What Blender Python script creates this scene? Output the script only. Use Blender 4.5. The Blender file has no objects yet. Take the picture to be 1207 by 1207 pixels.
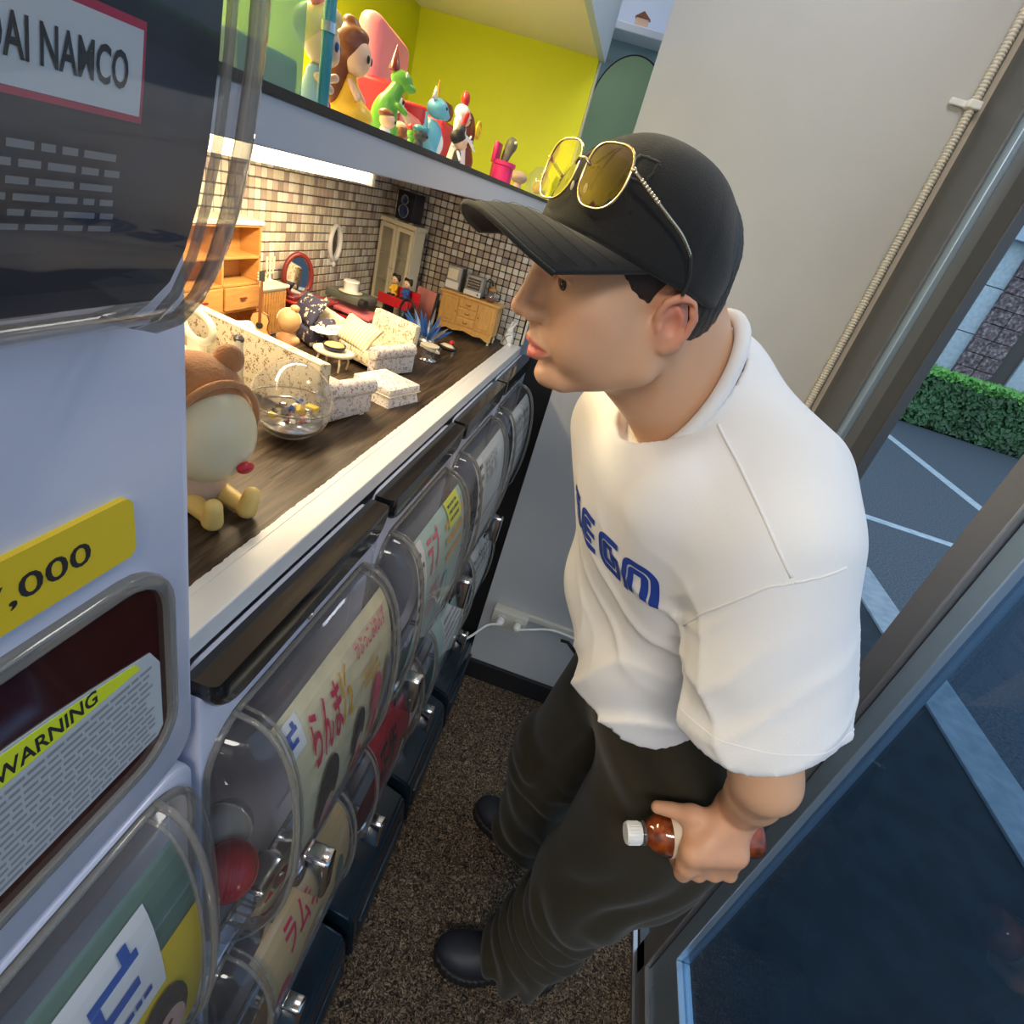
import bpy, bmesh, math, random
import numpy as np
from mathutils import Vector, Matrix
from mathutils.bvhtree import BVHTree
PI = math.pi
C = bpy.context.scene.collection
S = bpy.context.scene
rnd = random.Random(7)

# ---------------------------------------------------------------- camera, world, lights, exposure
cd = bpy.data.cameras.new('camera'); cam = bpy.data.objects.new('camera', cd); C.objects.link(cam)
cd.sensor_width = 36.0; cd.lens = 36.0 * 655.33 / 1207.0; cd.clip_start = 0.01; cd.clip_end = 200
R = Matrix(((.942635, .20656569, .26224009), (.32816237, -.42931363, -.84142692), (-.06122668, .8792158, -.47247314)))
cr, cdn, cf = R[0], R[1], R[2]
cam.matrix_world = Matrix(((cr[0], -cdn[0], -cf[0], 0), (cr[1], -cdn[1], -cf[1], 0), (cr[2], -cdn[2], -cf[2], 1.6), (0, 0, 0, 1)))
S.camera = cam
S.view_settings.view_transform = 'Standard'; S.view_settings.look = 'None'
S.view_settings.exposure = 0.0; S.view_settings.gamma = 1.0
S.view_settings.use_curve_mapping = False
w = bpy.data.worlds.new('sky'); S.world = w; w.use_nodes = True
bg = w.node_tree.nodes['Background']; bg.inputs[0].default_value = (.58, .78, 1.0, 1); bg.inputs[1].default_value = 1.5

def area_light(name, loc, size, energy, col, rot=(0, 0, 0), sy=None):
    l = bpy.data.lights.new(name, 'AREA'); l.energy = energy; l.color = col; l.size = size
    if sy: l.shape = 'RECTANGLE'; l.size_y = sy
    o = bpy.data.objects.new(name, l); C.objects.link(o); o.location = loc; o.rotation_euler = rot
    return o
area_light('unseen_ceiling_lamp', (.05, -1.30, 2.60), 1.0, 30, (1, .95, .88), sy=.6)  # unseen lamp added behind the camera to brighten the face
area_light('unseen_ceiling_lamp', (.22, 1.05, 2.62), .5, 4.0, (1, .95, .90), sy=.3)
area_light('strip_lamp_light', (-.50, .80, 1.548), .035, 4.2, (1, .77, .47), sy=.62)
area_light('niche_lamp_light', (-.50, .72, 1.895), .05, 8.0, (1, .80, .42), sy=.5)

# ---------------------------------------------------------------- helpers
def mat(name, col=(.8, .8, .8), rough=.5, metal=0, spec=.5, bump=0, bscale=50, var=0, vscale=8, emit=None, estr=0, coat=0, sheen=0, vcol=None, stretch=None, sub=0):
    m = bpy.data.materials.new(name); m.use_nodes = True; nt = m.node_tree; b = nt.nodes['Principled BSDF']
    b.inputs['Base Color'].default_value = (*col, 1); b.inputs['Roughness'].default_value = rough
    b.inputs['Metallic'].default_value = metal; b.inputs['Specular IOR Level'].default_value = spec
    if coat: b.inputs['Coat Weight'].default_value = coat; b.inputs['Coat Roughness'].default_value = .05
    if sheen: b.inputs['Sheen Weight'].default_value = sheen
    if sub:
        b.inputs['Subsurface Weight'].default_value = sub; b.inputs['Subsurface Radius'].default_value = (.012, .005, .003); b.inputs['Subsurface Scale'].default_value = 1
    tc = nt.nodes.new('ShaderNodeTexCoord'); mp = nt.nodes.new('ShaderNodeMapping'); nt.links.new(tc.outputs['Object'], mp.inputs[0])
    if stretch: mp.inputs['Scale'].default_value = stretch
    src = None
    if vcol:
        a = nt.nodes.new('ShaderNodeAttribute'); a.attribute_name = vcol; src = a.outputs['Color']
        nt.links.new(src, b.inputs['Base Color'])
    if var:
        n = nt.nodes.new('ShaderNodeTexNoise'); n.inputs['Scale'].default_value = vscale; n.inputs['Detail'].default_value = 5
        nt.links.new(mp.outputs[0], n.inputs['Vector'])
        mx = nt.nodes.new('ShaderNodeMix'); mx.data_type = 'RGBA'; mx.blend_type = 'MULTIPLY'; mx.inputs[0].default_value = 1
        rp = nt.nodes.new('ShaderNodeMapRange'); rp.inputs[1].default_value = .3; rp.inputs[2].default_value = .7
        rp.inputs[3].default_value = 1 - var; rp.inputs[4].default_value = 1 + var
        nt.links.new(n.outputs['Fac'], rp.inputs[0])
        if src: nt.links.new(src, mx.inputs[6])
        else: mx.inputs[6].default_value = (*col, 1)
        nt.links.new(rp.outputs[0], mx.inputs[7]); nt.links.new(mx.outputs[2], b.inputs['Base Color'])
    if bump:
        n2 = nt.nodes.new('ShaderNodeTexNoise'); n2.inputs['Scale'].default_value = bscale; n2.inputs['Detail'].default_value = 3
        nt.links.new(mp.outputs[0], n2.inputs['Vector'])
        bp = nt.nodes.new('ShaderNodeBump'); bp.inputs['Strength'].default_value = bump; bp.inputs['Distance'].default_value = .002
        nt.links.new(n2.outputs['Fac'], bp.inputs['Height']); nt.links.new(bp.outputs[0], b.inputs['Normal'])
    if emit: b.inputs['Emission Color'].default_value = (*emit, 1); b.inputs['Emission Strength'].default_value = estr
    return m

def clear_mat(name, tint=(.9, .93, .95), haze=0.0, rough=.03, ior=1.5, gl=(1, 1, 1)):
    m = bpy.data.materials.new(name); m.use_nodes = True; nt = m.node_tree
    for n in list(nt.nodes): nt.nodes.remove(n)
    out = nt.nodes.new('ShaderNodeOutputMaterial'); tr = nt.nodes.new('ShaderNodeBsdfTransparent'); tr.inputs[0].default_value = (*tint, 1)
    g = nt.nodes.new('ShaderNodeBsdfGlossy'); g.inputs['Roughness'].default_value = rough; g.inputs[0].default_value = (*gl, 1)
    fr = nt.nodes.new('ShaderNodeFresnel'); ge = nt.nodes.new('ShaderNodeNewGeometry'); mr = nt.nodes.new('ShaderNodeMapRange'); mr.inputs[3].default_value = ior; mr.inputs[4].default_value = 1 / ior
    nt.links.new(ge.outputs['Backfacing'], mr.inputs[0]); nt.links.new(mr.outputs[0], fr.inputs[0])
    mx = nt.nodes.new('ShaderNodeMixShader'); nt.links.new(fr.outputs[0], mx.inputs[0]); nt.links.new(tr.outputs[0], mx.inputs[1]); nt.links.new(g.outputs[0], mx.inputs[2])
    last = mx.outputs[0]
    if haze:
        d = nt.nodes.new('ShaderNodeBsdfDiffuse'); d.inputs[0].default_value = (*tint, 1)
        m2 = nt.nodes.new('ShaderNodeMixShader'); m2.inputs[0].default_value = haze
        nt.links.new(last, m2.inputs[1]); nt.links.new(d.outputs[0], m2.inputs[2]); last = m2.outputs[0]
    nt.links.new(last, out.inputs[0])
    return m

class MB:
    def __init__(s): s.bm = bmesh.new(); s.mi = 0
    def _fin(s, vs, fs, M=None):
        if M is not None: bmesh.ops.transform(s.bm, matrix=M, verts=vs)
        for f in fs: f.material_index = s.mi
        return s
    def box(s, x0, x1, y0, y1, z0, z1, bevel=0, seg=2, M=None):
        r = bmesh.ops.create_cube(s.bm, size=1.0)
        vs = r['verts']
        for v in vs: v.co = Vector((x0 + (v.co.x + .5) * (x1 - x0), y0 + (v.co.y + .5) * (y1 - y0), z0 + (v.co.z + .5) * (z1 - z0)))
        if bevel:
            es = list({e for v in vs for e in v.link_edges})
            rr = bmesh.ops.bevel(s.bm, geom=es, offset=bevel, segments=seg, affect='EDGES', profile=.5)
            vs = list({v for v in rr['verts']} | {v for v in vs if v.is_valid})
        fs = list({f for v in vs for f in v.link_faces})
        return s._fin(vs, fs, M)
    def lathe(s, prof, n=24, c=(0, 0, 0), M=None, cap=True, sy=1.0):
        rings = []
        for r, z in prof:
            if r < 1e-6: rings.append([s.bm.verts.new((c[0], c[1], c[2] + z))])
            else: rings.append([s.bm.verts.new((c[0] + r * math.cos(2 * PI * k / n), c[1] + sy * r * math.sin(2 * PI * k / n), c[2] + z)) for k in range(n)])
        fs = []
        for a, b in zip(rings, rings[1:]):
            for k in range(n):
                k2 = (k + 1) % n
                if len(a) == 1 and len(b) == 1: continue
                if len(a) == 1: fs.append(s.bm.faces.new((a[0], b[k2], b[k])))
                elif len(b) == 1: fs.append(s.bm.faces.new((a[k], a[k2], b[0])))
                else: fs.append(s.bm.faces.new((a[k], a[k2], b[k2], b[k])))
        if cap:
            if len(rings[0]) > 1: fs.append(s.bm.faces.new(rings[0][::-1]))
            if len(rings[-1]) > 1: fs.append(s.bm.faces.new(rings[-1]))
        return s._fin([v for r in rings for v in r], fs, M)
    def cyl(s, p, q, r, r2=None, n=16, bev=0):
        p, q = Vector(p), Vector(q); d = q - p; L = d.length; r2 = r if r2 is None else r2
        M = Matrix.Translation(p) @ d.to_track_quat('Z', 'Y').to_matrix().to_4x4()
        pr = [(r, 0), (r2, L)] if not bev else [(r - bev, 0), (r, bev), (r2, L - bev), (r2 - bev, L)]
        return s.lathe(pr, n, M=M)
    def tube(s, pts, r, n=8, closed=False, rs=None):
        pts = [Vector(p) for p in pts]; N = len(pts); rings = []; up = None
        for i, p in enumerate(pts):
            a = pts[(i - 1) % N] if (closed or i > 0) else p; b = pts[(i + 1) % N] if (closed or i < N - 1) else p
            t = (b - a).normalized()
            if up is None: up = t.orthogonal().normalized()
            up = (up - t * up.dot(t)); up = up.normalized() if up.length > 1e-6 else t.orthogonal().normalized()
            sd = t.cross(up); rr = rs[i] if rs else r
            rings.append([s.bm.verts.new(p + rr * (math.cos(2 * PI * k / n) * up + math.sin(2 * PI * k / n) * sd)) for k in range(n)])
        fs = []
        for i in range(N if closed else N - 1):
            a, b = rings[i], rings[(i + 1) % N]
            for k in range(n): fs.append(s.bm.faces.new((a[k], a[(k + 1) % n], b[(k + 1) % n], b[k])))
        if not closed: fs += [s.bm.faces.new(rings[0][::-1]), s.bm.faces.new(rings[-1])]
        return s._fin([], fs)
    def ell(s, c, r, n=16, M=None):
        if not hasattr(r, '__len__'): r = (r, r, r)
        T = Matrix.Translation(c) @ (M if M is not None else Matrix.Identity(4)) @ Matrix.Diagonal((*r, 1))
        res = bmesh.ops.create_uvsphere(s.bm, u_segments=n, v_segments=max(6, n // 2), radius=1)
        return s._fin(res['verts'], list({f for v in res['verts'] for f in v.link_faces}), T)
    def prism(s, poly, a, b, axis='z', M=None):
        def P(u, v, h): return {'z': (u, v, h), 'x': (h, u, v), 'y': (u, h, v)}[axis]
        A = [s.bm.verts.new(P(u, v, a)) for u, v in poly]; B = [s.bm.verts.new(P(u, v, b)) for u, v in poly]
        n = len(poly); fs = [s.bm.faces.new(A[::-1]), s.bm.faces.new(B)]
        for k in range(n): fs.append(s.bm.faces.new((A[k], A[(k + 1) % n], B[(k + 1) % n], B[k])))
        bmesh.ops.recalc_face_normals(s.bm, faces=fs)
        return s._fin(A + B, fs, M)
    def surf(s, f, nu, nv, cu=False, cv=False, thick=None):
        V = [[s.bm.verts.new(f(i / nu, j / nv)) for j in range(nv + (0 if cv else 1))] for i in range(nu + (0 if cu else 1))]
        fs = []
        for i in range(nu):
            for j in range(nv):
                a, b, c, d = V[i][j], V[(i + 1) % len(V)][j], V[(i + 1) % len(V)][(j + 1) % len(V[0])], V[i][(j + 1) % len(V[0])]
                fs.append(s.bm.faces.new((a, b, c, d)))
        return s._fin([], fs)
    def raw(s, vs, faces):
        V = [s.bm.verts.new(v) for v in vs]; fs = []
        for f in faces:
            try: fs.append(s.bm.faces.new([V[i] for i in f]))
            except ValueError: pass
        return s._fin([], fs)

def setp(o, label=None, cat=None, group=None, kind=None):
    if label: o['label'] = label
    if cat: o['category'] = cat
    if group: o['group'] = group
    if kind: o['kind'] = kind
    return o
def thing(name, label, cat, loc=(0, 0, 0), rz=0, group=None, rot=None, kind=None):
    o = bpy.data.objects.new(name, None); C.objects.link(o); o.empty_display_size = .05
    o.location = loc; o.rotation_euler = rot or (0, 0, rz)
    return setp(o, label, cat, group, kind)
def obj(name, mb, m, parent=None, smooth=False, label=None, kind=None, auto=None, loc=None):
    if isinstance(mb, MB):
        me = bpy.data.meshes.new(name); bmesh.ops.recalc_face_normals(mb.bm, faces=mb.bm.faces[:]); mb.bm.to_mesh(me); mb.bm.free()
    else: me = mb
    for k in (m if isinstance(m, (list, tuple)) else [m]): me.materials.append(k)
    if smooth or auto:
        me.polygons.foreach_set('use_smooth', [True] * len(me.polygons))
        if auto: me.set_sharp_from_angle(angle=math.radians(auto))
    o = bpy.data.objects.new(name, me); C.objects.link(o)
    if parent is not None: o.parent = parent
    if loc: o.location = loc
    return setp(o, label, kind=kind)
def one(name, mb, m, label, cat, group=None, **k):
    return setp(obj(name, mb, m, **k), label, cat, group)
def copy_tree(o, parent=None):
    c = o.copy(); C.objects.link(c); c.parent = parent
    for ch in list(o.children): copy_tree(ch, c)
    return c
def solid(o, t, off=0):
    md = o.modifiers.new('Solidify', 'SOLIDIFY'); md.thickness = t; md.offset = off; return o

_tc = {}
def text_geo(s, bold=0.0):
    if (s, bold) in _tc: return _tc[(s, bold)]
    cu = bpy.data.curves.new('t', 'FONT'); cu.body = s; cu.size = 1; cu.align_x = 'LEFT'; cu.offset = bold; cu.resolution_u = 3
    o = bpy.data.objects.new('t', cu); C.objects.link(o)
    dg = bpy.context.evaluated_depsgraph_get(); me = bpy.data.meshes.new_from_object(o.evaluated_get(dg))
    vs = [v.co.copy() for v in me.vertices]; fs = [list(p.vertices) for p in me.polygons]
    bpy.data.objects.remove(o); bpy.data.curves.remove(cu); bpy.data.meshes.remove(me)
    x0 = min(v.x for v in vs); x1 = max(v.x for v in vs); y0 = min(v.y for v in vs); y1 = max(v.y for v in vs)
    r = ([((v.x - x0) / (x1 - x0), (v.y - y0) / (y1 - y0)) for v in vs], fs, (x1 - x0) / (y1 - y0))
    _tc[(s, bold)] = r; return r
def text_on(mb, s, f, u0, u1, v0, v1=None, bold=0.0):
    """letters as flat faces; f(u,v) places a point of the sheet they are printed on"""
    vs, fs, asp = text_geo(s, bold)
    if v1 is None: v1 = v0 + (u1 - u0) / asp
    return mb.raw([f(u0 + a * (u1 - u0), v0 + b * (v1 - v0)) for a, b in vs], fs)

# ---------------------------------------------------------------- implicit surfaces (numpy) for soft shapes
class Grid:
    def __init__(s, lo, hi, h):
        s.lo = np.array(lo, np.float32); s.h = h
        n = [int(math.ceil((hi[i] - lo[i]) / h)) + 1 for i in range(3)]
        ax = [s.lo[i] + h * np.arange(n[i], dtype=np.float32) for i in range(3)]
        s.X, s.Y, s.Z = np.meshgrid(*ax, indexing='ij')
def cap(g, a, b, ra, rb=None):
    rb = ra if rb is None else rb
    a = np.array(a, np.float32); b = np.array(b, np.float32); d = b - a; L = float(d @ d) + 1e-12
    px, py, pz = g.X - a[0], g.Y - a[1], g.Z - a[2]
    t = np.clip((px * d[0] + py * d[1] + pz * d[2]) / L, 0, 1)
    return np.sqrt((px - t * d[0]) ** 2 + (py - t * d[1]) ** 2 + (pz - t * d[2]) ** 2) - (ra + (rb - ra) * t)
def els(g, c, r, M=None):
    px, py, pz = g.X - c[0], g.Y - c[1], g.Z - c[2]
    if M is not None:
        M = np.array(M, np.float32)[:3, :3]
        px, py, pz = (M[0, 0] * px + M[1, 0] * py + M[2, 0] * pz, M[0, 1] * px + M[1, 1] * py + M[2, 1] * pz, M[0, 2] * px + M[1, 2] * py + M[2, 2] * pz)
    k0 = np.sqrt((px / r[0]) ** 2 + (py / r[1]) ** 2 + (pz / r[2]) ** 2) + 1e-6
    k1 = np.sqrt((px / r[0] ** 2) ** 2 + (py / r[1] ** 2) ** 2 + (pz / r[2] ** 2) ** 2) + 1e-6
    return k0 * (k0 - 1) / k1
def rbox(g, c, hf, r, M):
    px, py, pz = g.X - c[0], g.Y - c[1], g.Z - c[2]; M = np.array(M, np.float32)
    q = [np.abs(M[0, i] * px + M[1, i] * py + M[2, i] * pz) - (hf[i] - r) for i in range(3)]
    return np.sqrt(sum(np.maximum(a, 0) ** 2 for a in q)) + np.minimum(np.maximum(np.maximum(q[0], q[1]), q[2]), 0) - r
def smin(a, b, k):
    h = np.clip(.5 + .5 * (b - a) / k, 0, 1); return b + (a - b) * h - k * h * (1 - h)
def smax(a, b, k): return -smin(-a, -b, k)
def surfnet(F, g):
    ins = F < 0; nx, ny, nz = F.shape
    c = [(i, j, k) for i in (0, 1) for j in (0, 1) for k in (0, 1)]
    sl = lambda i, j, k: (slice(i, nx - 1 + i), slice(j, ny - 1 + j), slice(k, nz - 1 + k))
    cnt = sum(ins[sl(*q)].astype(np.int8) for q in c)
    act = (cnt > 0) & (cnt < 8); idx = -np.ones(act.shape, np.int64); ii = np.argwhere(act); idx[act] = np.arange(len(ii))
    acc = np.zeros((len(ii), 3)); n = np.zeros(len(ii))
    vals = {q: F[ii[:, 0] + q[0], ii[:, 1] + q[1], ii[:, 2] + q[2]] for q in c}
    for q in c:
        for ax in range(3):
            if q[ax] == 0:
                r = list(q); r[ax] = 1; r = tuple(r); a, b = vals[q], vals[r]; m = (a < 0) != (b < 0)
                t = np.where(m, a / np.where(m, a - b, 1), 0); p = np.tile(np.array(q, float), (len(ii), 1)); p[:, ax] = t
                acc[m] += p[m]; n[m] += 1
    V = (ii + acc / n[:, None]) * g.h + g.lo
    Q = []
    for ax in range(3):
        o1, o2 = [(1, 2), (2, 0), (0, 1)][ax]
        a = [slice(None)] * 3; b = [slice(None)] * 3; a[ax] = slice(0, -1); b[ax] = slice(1, None)
        A = ins[tuple(a)]; B = ins[tuple(b)]; e = np.argwhere(A != B)
        e = e[(e[:, o1] > 0) & (e[:, o2] > 0) & (e[:, o1] < F.shape[o1] - 1) & (e[:, o2] < F.shape[o2] - 1)]
        fl = A[e[:, 0], e[:, 1], e[:, 2]]
        def cell(d1, d2):
            q = e.copy(); q[:, o1] -= d1; q[:, o2] -= d2; return idx[q[:, 0], q[:, 1], q[:, 2]]
        q = np.stack([cell(1, 1), cell(0, 1), cell(0, 0), cell(1, 0)], 1)
        q[~fl] = q[~fl][:, ::-1]; Q.append(q)
    return V, np.concatenate(Q)
def np_mesh(name, V, Q, cols=None):
    me = bpy.data.meshes.new(name); me.vertices.add(len(V)); me.vertices.foreach_set('co', np.asarray(V, np.float32).ravel())
    n = Q.shape[1]; me.loops.add(len(Q) * n); me.loops.foreach_set('vertex_index', np.asarray(Q, np.int32).ravel())
    me.polygons.add(len(Q)); me.polygons.foreach_set('loop_start', np.arange(0, len(Q) * n, n, dtype=np.int32))
    me.update(calc_edges=True); me.validate()
    if cols is not None:
        ca = me.color_attributes.new('col', 'FLOAT_COLOR', 'POINT'); ca.data.foreach_set('color', np.concatenate([cols, np.ones((len(cols), 1))], 1).astype(np.float32).ravel())
    return me
def sdf_obj(name, g, F, m, parent=None, label=None, inv=None):
    V, Q = surfnet(F, g); return obj(name, np_mesh(name, V, Q), m, parent, smooth=True, label=label)
def noise3(g, s, seed=0, o=3):
    r = np.random.RandomState(seed); out = 0
    for _ in range(o * 3):
        k = r.normal(size=3); k /= np.linalg.norm(k); f = s * r.uniform(.6, 1.6)
        out = out + np.sin((g.X * k[0] + g.Y * k[1] + g.Z * k[2]) * f + r.uniform(0, 6.28))
    return out / (o * 3) ** .5
def blob(name, prims, h, m, parent=None, k=.004, label=None, pad=None):
    """soft toy/figure part from capsules (a,b,ra,rb) and ellipsoids (c,(rx,ry,rz))"""
    lo = np.full(3, 9.); hi = np.full(3, -9.)
    for p in prims:
        if len(p) == 2: lo = np.minimum(lo, np.array(p[0]) - p[1]); hi = np.maximum(hi, np.array(p[0]) + p[1])
        else:
            for q in (p[0], p[1]):
                r = max(p[2:]); lo = np.minimum(lo, np.array(q) - r); hi = np.maximum(hi, np.array(q) + r)
    g = Grid(lo - 2.5 * h - k, hi + 2.5 * h + k, h); F = None
    for p in prims:
        d = els(g, *p) if len(p) == 2 else cap(g, *p)
        F = d if F is None else smin(F, d, k)
    return sdf_obj(name, g, F, m, parent, label)

# ---------------------------------------------------------------- materials
M = {}
M['wallgrey'] = mat('grey_wall_paint', (.50, .50, .50), .75, bump=.15, bscale=30, var=.05, vscale=3)
M['white'] = mat('white_paint', (.80, .80, .79), .45)
M['plastic'] = mat('lavender_white_plastic', (.66, .68, .82), .28, coat=.3)
M['black'] = mat('gloss_black_plastic', (.010, .010, .012), .16, coat=.5)
M['matblack'] = mat('matt_black', (.012, .012, .013), .6)
M['basebl'] = mat('blue_black_plastic', (.010, .022, .035), .25, coat=.3)
M['chrome'] = mat('chrome', (.72, .72, .74), .13, 1)
M['alu'] = mat('brushed_aluminium', (.36, .36, .38), .38, .85)
M['alul'] = mat('blue_lit_aluminium', (.42, .55, .68), .3, .7)  # aluminium with the blue outside light put into its colour
M['frame'] = mat('grey_brown_frame', (.13, .135, .15), .4, .3)
M['framed'] = mat('dark_frame', (.055, .058, .065), .45, .2)
M['beige'] = mat('beige_trim', (.46, .40, .32), .6)
M['cream'] = mat('cream_board', (.72, .66, .48), .5)
M['yellow'] = mat('chartreuse_panel', (.62, .66, .01), .5)
M['fascia'] = mat('white_gloss_board', (.78, .78, .76), .35, bump=.2, bscale=40)
M['blackm'] = mat('black_rubber_edge', (.02, .02, .02), .5)
M['grout'] = mat('grout', (.10, .09, .08), .9)
M['clear'] = clear_mat('clear_plastic', (.92, .92, .92), .03, .04, 1.5)
M['clearrib'] = clear_mat('clear_rim_plastic', (.62, .60, .56), .22, .06, 1.6)
M['glass'] = clear_mat('window_glass', (.62, .72, .80), 0, .01, 1.5)
M['ball'] = clear_mat('clear_ball_plastic', (.90, .90, .89), .07, .02, 1.6)
M['red'] = mat('red_plastic', (.55, .02, .03), .35)
M['pink'] = mat('pink_plastic', (.85, .22, .25), .4)
M['magenta'] = mat('magenta_plastic', (.62, .02, .14), .35)
M['wht'] = mat('white_plastic', (.82, .82, .80), .35)
M['skinp'] = mat('doll_skin', (.80, .52, .36), .4)
M['blonde'] = mat('blonde', (.80, .62, .28), .4)
M['brownh'] = mat('brown_hair', (.20, .06, .02), .4)
M['yel'] = mat('golden_yellow', (.85, .50, .04), .4)
M['green'] = mat('toy_green', (.13, .42, .05), .35)
M['blue'] = mat('toy_blue', (.14, .45, .62), .35)
M['dblue'] = mat('dark_blue', (.03, .08, .30), .35)
M['teal'] = mat('teal_plastic', (.04, .28, .36), .35)
M['dred'] = mat('mahogany', (.16, .018, .015), .3)
M['wood'] = mat('honey_wood', (.50, .25, .07), .4, var=.15, vscale=30, stretch=(1, 1, 6))
M['darkgrey'] = mat('dark_grey', (.06, .06, .065), .4)
M['grey'] = mat('mid_grey', (.35, .35, .34), .4)
M['offw'] = mat('off_white_plastic', (.62, .60, .52), .4)
M['cer'] = mat('cream_ceramic', (.80, .74, .55), .3)
M['paper'] = mat('white_paper', (.80, .80, .80), .6)
M['ink'] = mat('black_ink', (.02, .02, .02), .6)
M['inkgrey'] = mat('grey_ink', (.28, .28, .30), .6)
M['inkred'] = mat('red_ink', (.62, .03, .09), .6)
M['inkyel'] = mat('yellow_label', (.82, .58, .02), .5)
M['lime'] = mat('lime_label', (.72, .80, .03), .5)
M['inkblue'] = mat('blue_ink', (.03, .10, .42), .6)
M['silver'] = mat('silver_foil', (.55, .55, .55), .25, .9)
M['crystal'] = mat('blue_crystal', (.05, .16, .50), .15, .1)
M['lamp'] = mat('lamp_tube', (1, .95, .8), .5, emit=(1, .83, .52), estr=7)
M['lampw'] = mat('lamp_panel', (1, 1, 1), .5, emit=(1, .96, .9), estr=4)

def floral(name, base, spots, scale, th=.46):
    m = mat(name, base, .8); nt = m.node_tree; b = nt.nodes['Principled BSDF']; tc = nt.nodes['Texture Coordinate']
    n = nt.nodes.new('ShaderNodeTexNoise'); n.inputs['Scale'].default_value = scale * 2.2; n.inputs['Detail'].default_value = 2
    v = nt.nodes.new('ShaderNodeTexVoronoi'); v.inputs['Scale'].default_value = scale
    va = nt.nodes.new('ShaderNodeMix'); va.data_type = 'VECTOR'; va.inputs[0].default_value = .02
    nt.links.new(tc.outputs['Object'], n.inputs['Vector']); nt.links.new(tc.outputs['Object'], va.inputs[4]); nt.links.new(n.outputs['Color'], va.inputs[5])
    nt.links.new(va.outputs[1], v.inputs['Vector'])
    ad = nt.nodes.new('ShaderNodeMath'); ad.operation = 'ADD'; nt.links.new(v.outputs['Distance'], ad.inputs[0])
    ms = nt.nodes.new('ShaderNodeMath'); ms.operation = 'MULTIPLY'; ms.inputs[1].default_value = .5; nt.links.new(n.outputs['Fac'], ms.inputs[0]); nt.links.new(ms.outputs[0], ad.inputs[1])
    cr = nt.nodes.new('ShaderNodeValToRGB'); cr.color_ramp.interpolation = 'CONSTANT'
    cr.color_ramp.elements[0].color = (*spots, 1); cr.color_ramp.elements[1].position = th; cr.color_ramp.elements[1].color = (*base, 1)
    nt.links.new(ad.outputs[0], cr.inputs[0]); nt.links.new(cr.outputs[0], b.inputs['Base Color'])
    return m
M['floral'] = floral('cream_floral_cloth', (.76, .68, .50), (.30, .18, .10), 120, .60)
M['floralw'] = floral('white_floral_cloth', (.74, .70, .66), (.34, .22, .24), 130, .60)
M['navyf'] = floral('navy_blossom_cloth', (.045, .045, .09), (.75, .68, .50), 75, .53)
def ramp_noise(name, stops, scale, detail=6, rough=.9, stretch=None, bump=.5, dist=0, bd=.004, spec=.3):
    m = mat(name, (.5, .5, .5), rough, spec=spec); nt = m.node_tree; b = nt.nodes['Principled BSDF']; mp = nt.nodes['Mapping']
    if stretch: mp.inputs['Scale'].default_value = stretch
    n = nt.nodes.new('ShaderNodeTexNoise'); n.inputs['Scale'].default_value = scale; n.inputs['Detail'].default_value = detail; n.inputs['Distortion'].default_value = dist
    nt.links.new(mp.outputs[0], n.inputs['Vector']); cr = nt.nodes.new('ShaderNodeValToRGB'); el = cr.color_ramp.elements
    while len(el) < len(stops): el.new(.5)
    for e, (p, c) in zip(el, stops): e.position = p; e.color = (*c, 1)
    nt.links.new(n.outputs['Fac'], cr.inputs[0]); nt.links.new(cr.outputs[0], b.inputs['Base Color'])
    bp = nt.nodes.new('ShaderNodeBump'); bp.inputs['Strength'].default_value = bump; bp.inputs['Distance'].default_value = bd
    nt.links.new(n.outputs['Fac'], bp.inputs['Height']); nt.links.new(bp.outputs[0], b.inputs['Normal'])
    return m
M['carpet'] = ramp_noise('speckled_brown_carpet', [(.36, (.012, .008, .006)), (.47, (.060, .041, .027)), (.56, (.15, .105, .068)), (.68, (.36, .26, .17))], 95, 3, dist=2.2, bump=1, bd=.006)
M['wgrain'] = ramp_noise('dark_wood_grain', [(.32, (.022, .014, .009)), (.5, (.060, .040, .026)), (.70, (.115, .080, .052))], 9, 8, .42, (16, 1.1, 16), .35, .6, .002)
M['asphalt'] = ramp_noise('asphalt', [(.3, (.035, .045, .06)), (.6, (.085, .10, .12)), (.8, (.15, .17, .19))], 60, 8, .85, bump=.4)
M['pave'] = ramp_noise('dark_paving', [(.3, (.006, .012, .018)), (.7, (.016, .026, .036))], 8, 5, .7, bump=.1)  # near-black blue paving with faint mottling
M['curb'] = ramp_noise('pale_concrete', [(.3, (.20, .24, .28)), (.7, (.30, .34, .38))], 12, 5, .8, bump=.2)
M['line'] = mat('road_paint', (.36, .42, .46), .7, var=.2, vscale=12)
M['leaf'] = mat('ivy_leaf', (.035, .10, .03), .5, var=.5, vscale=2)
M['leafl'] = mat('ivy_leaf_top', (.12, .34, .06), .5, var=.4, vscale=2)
M['stone'] = ramp_noise('pale_stone', [(.3, (.38, .46, .50)), (.6, (.50, .58, .62))], 14, 6, .8, bump=.2)
M['stoneb'] = ramp_noise('brown_stone', [(.35, (.07, .05, .055)), (.55, (.20, .15, .15)), (.7, (.42, .36, .36))], 16, 6, .8, bump=.3)
M['sill'] = mat('blue_grey_cladding', (.40, .50, .60), .5)

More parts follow.
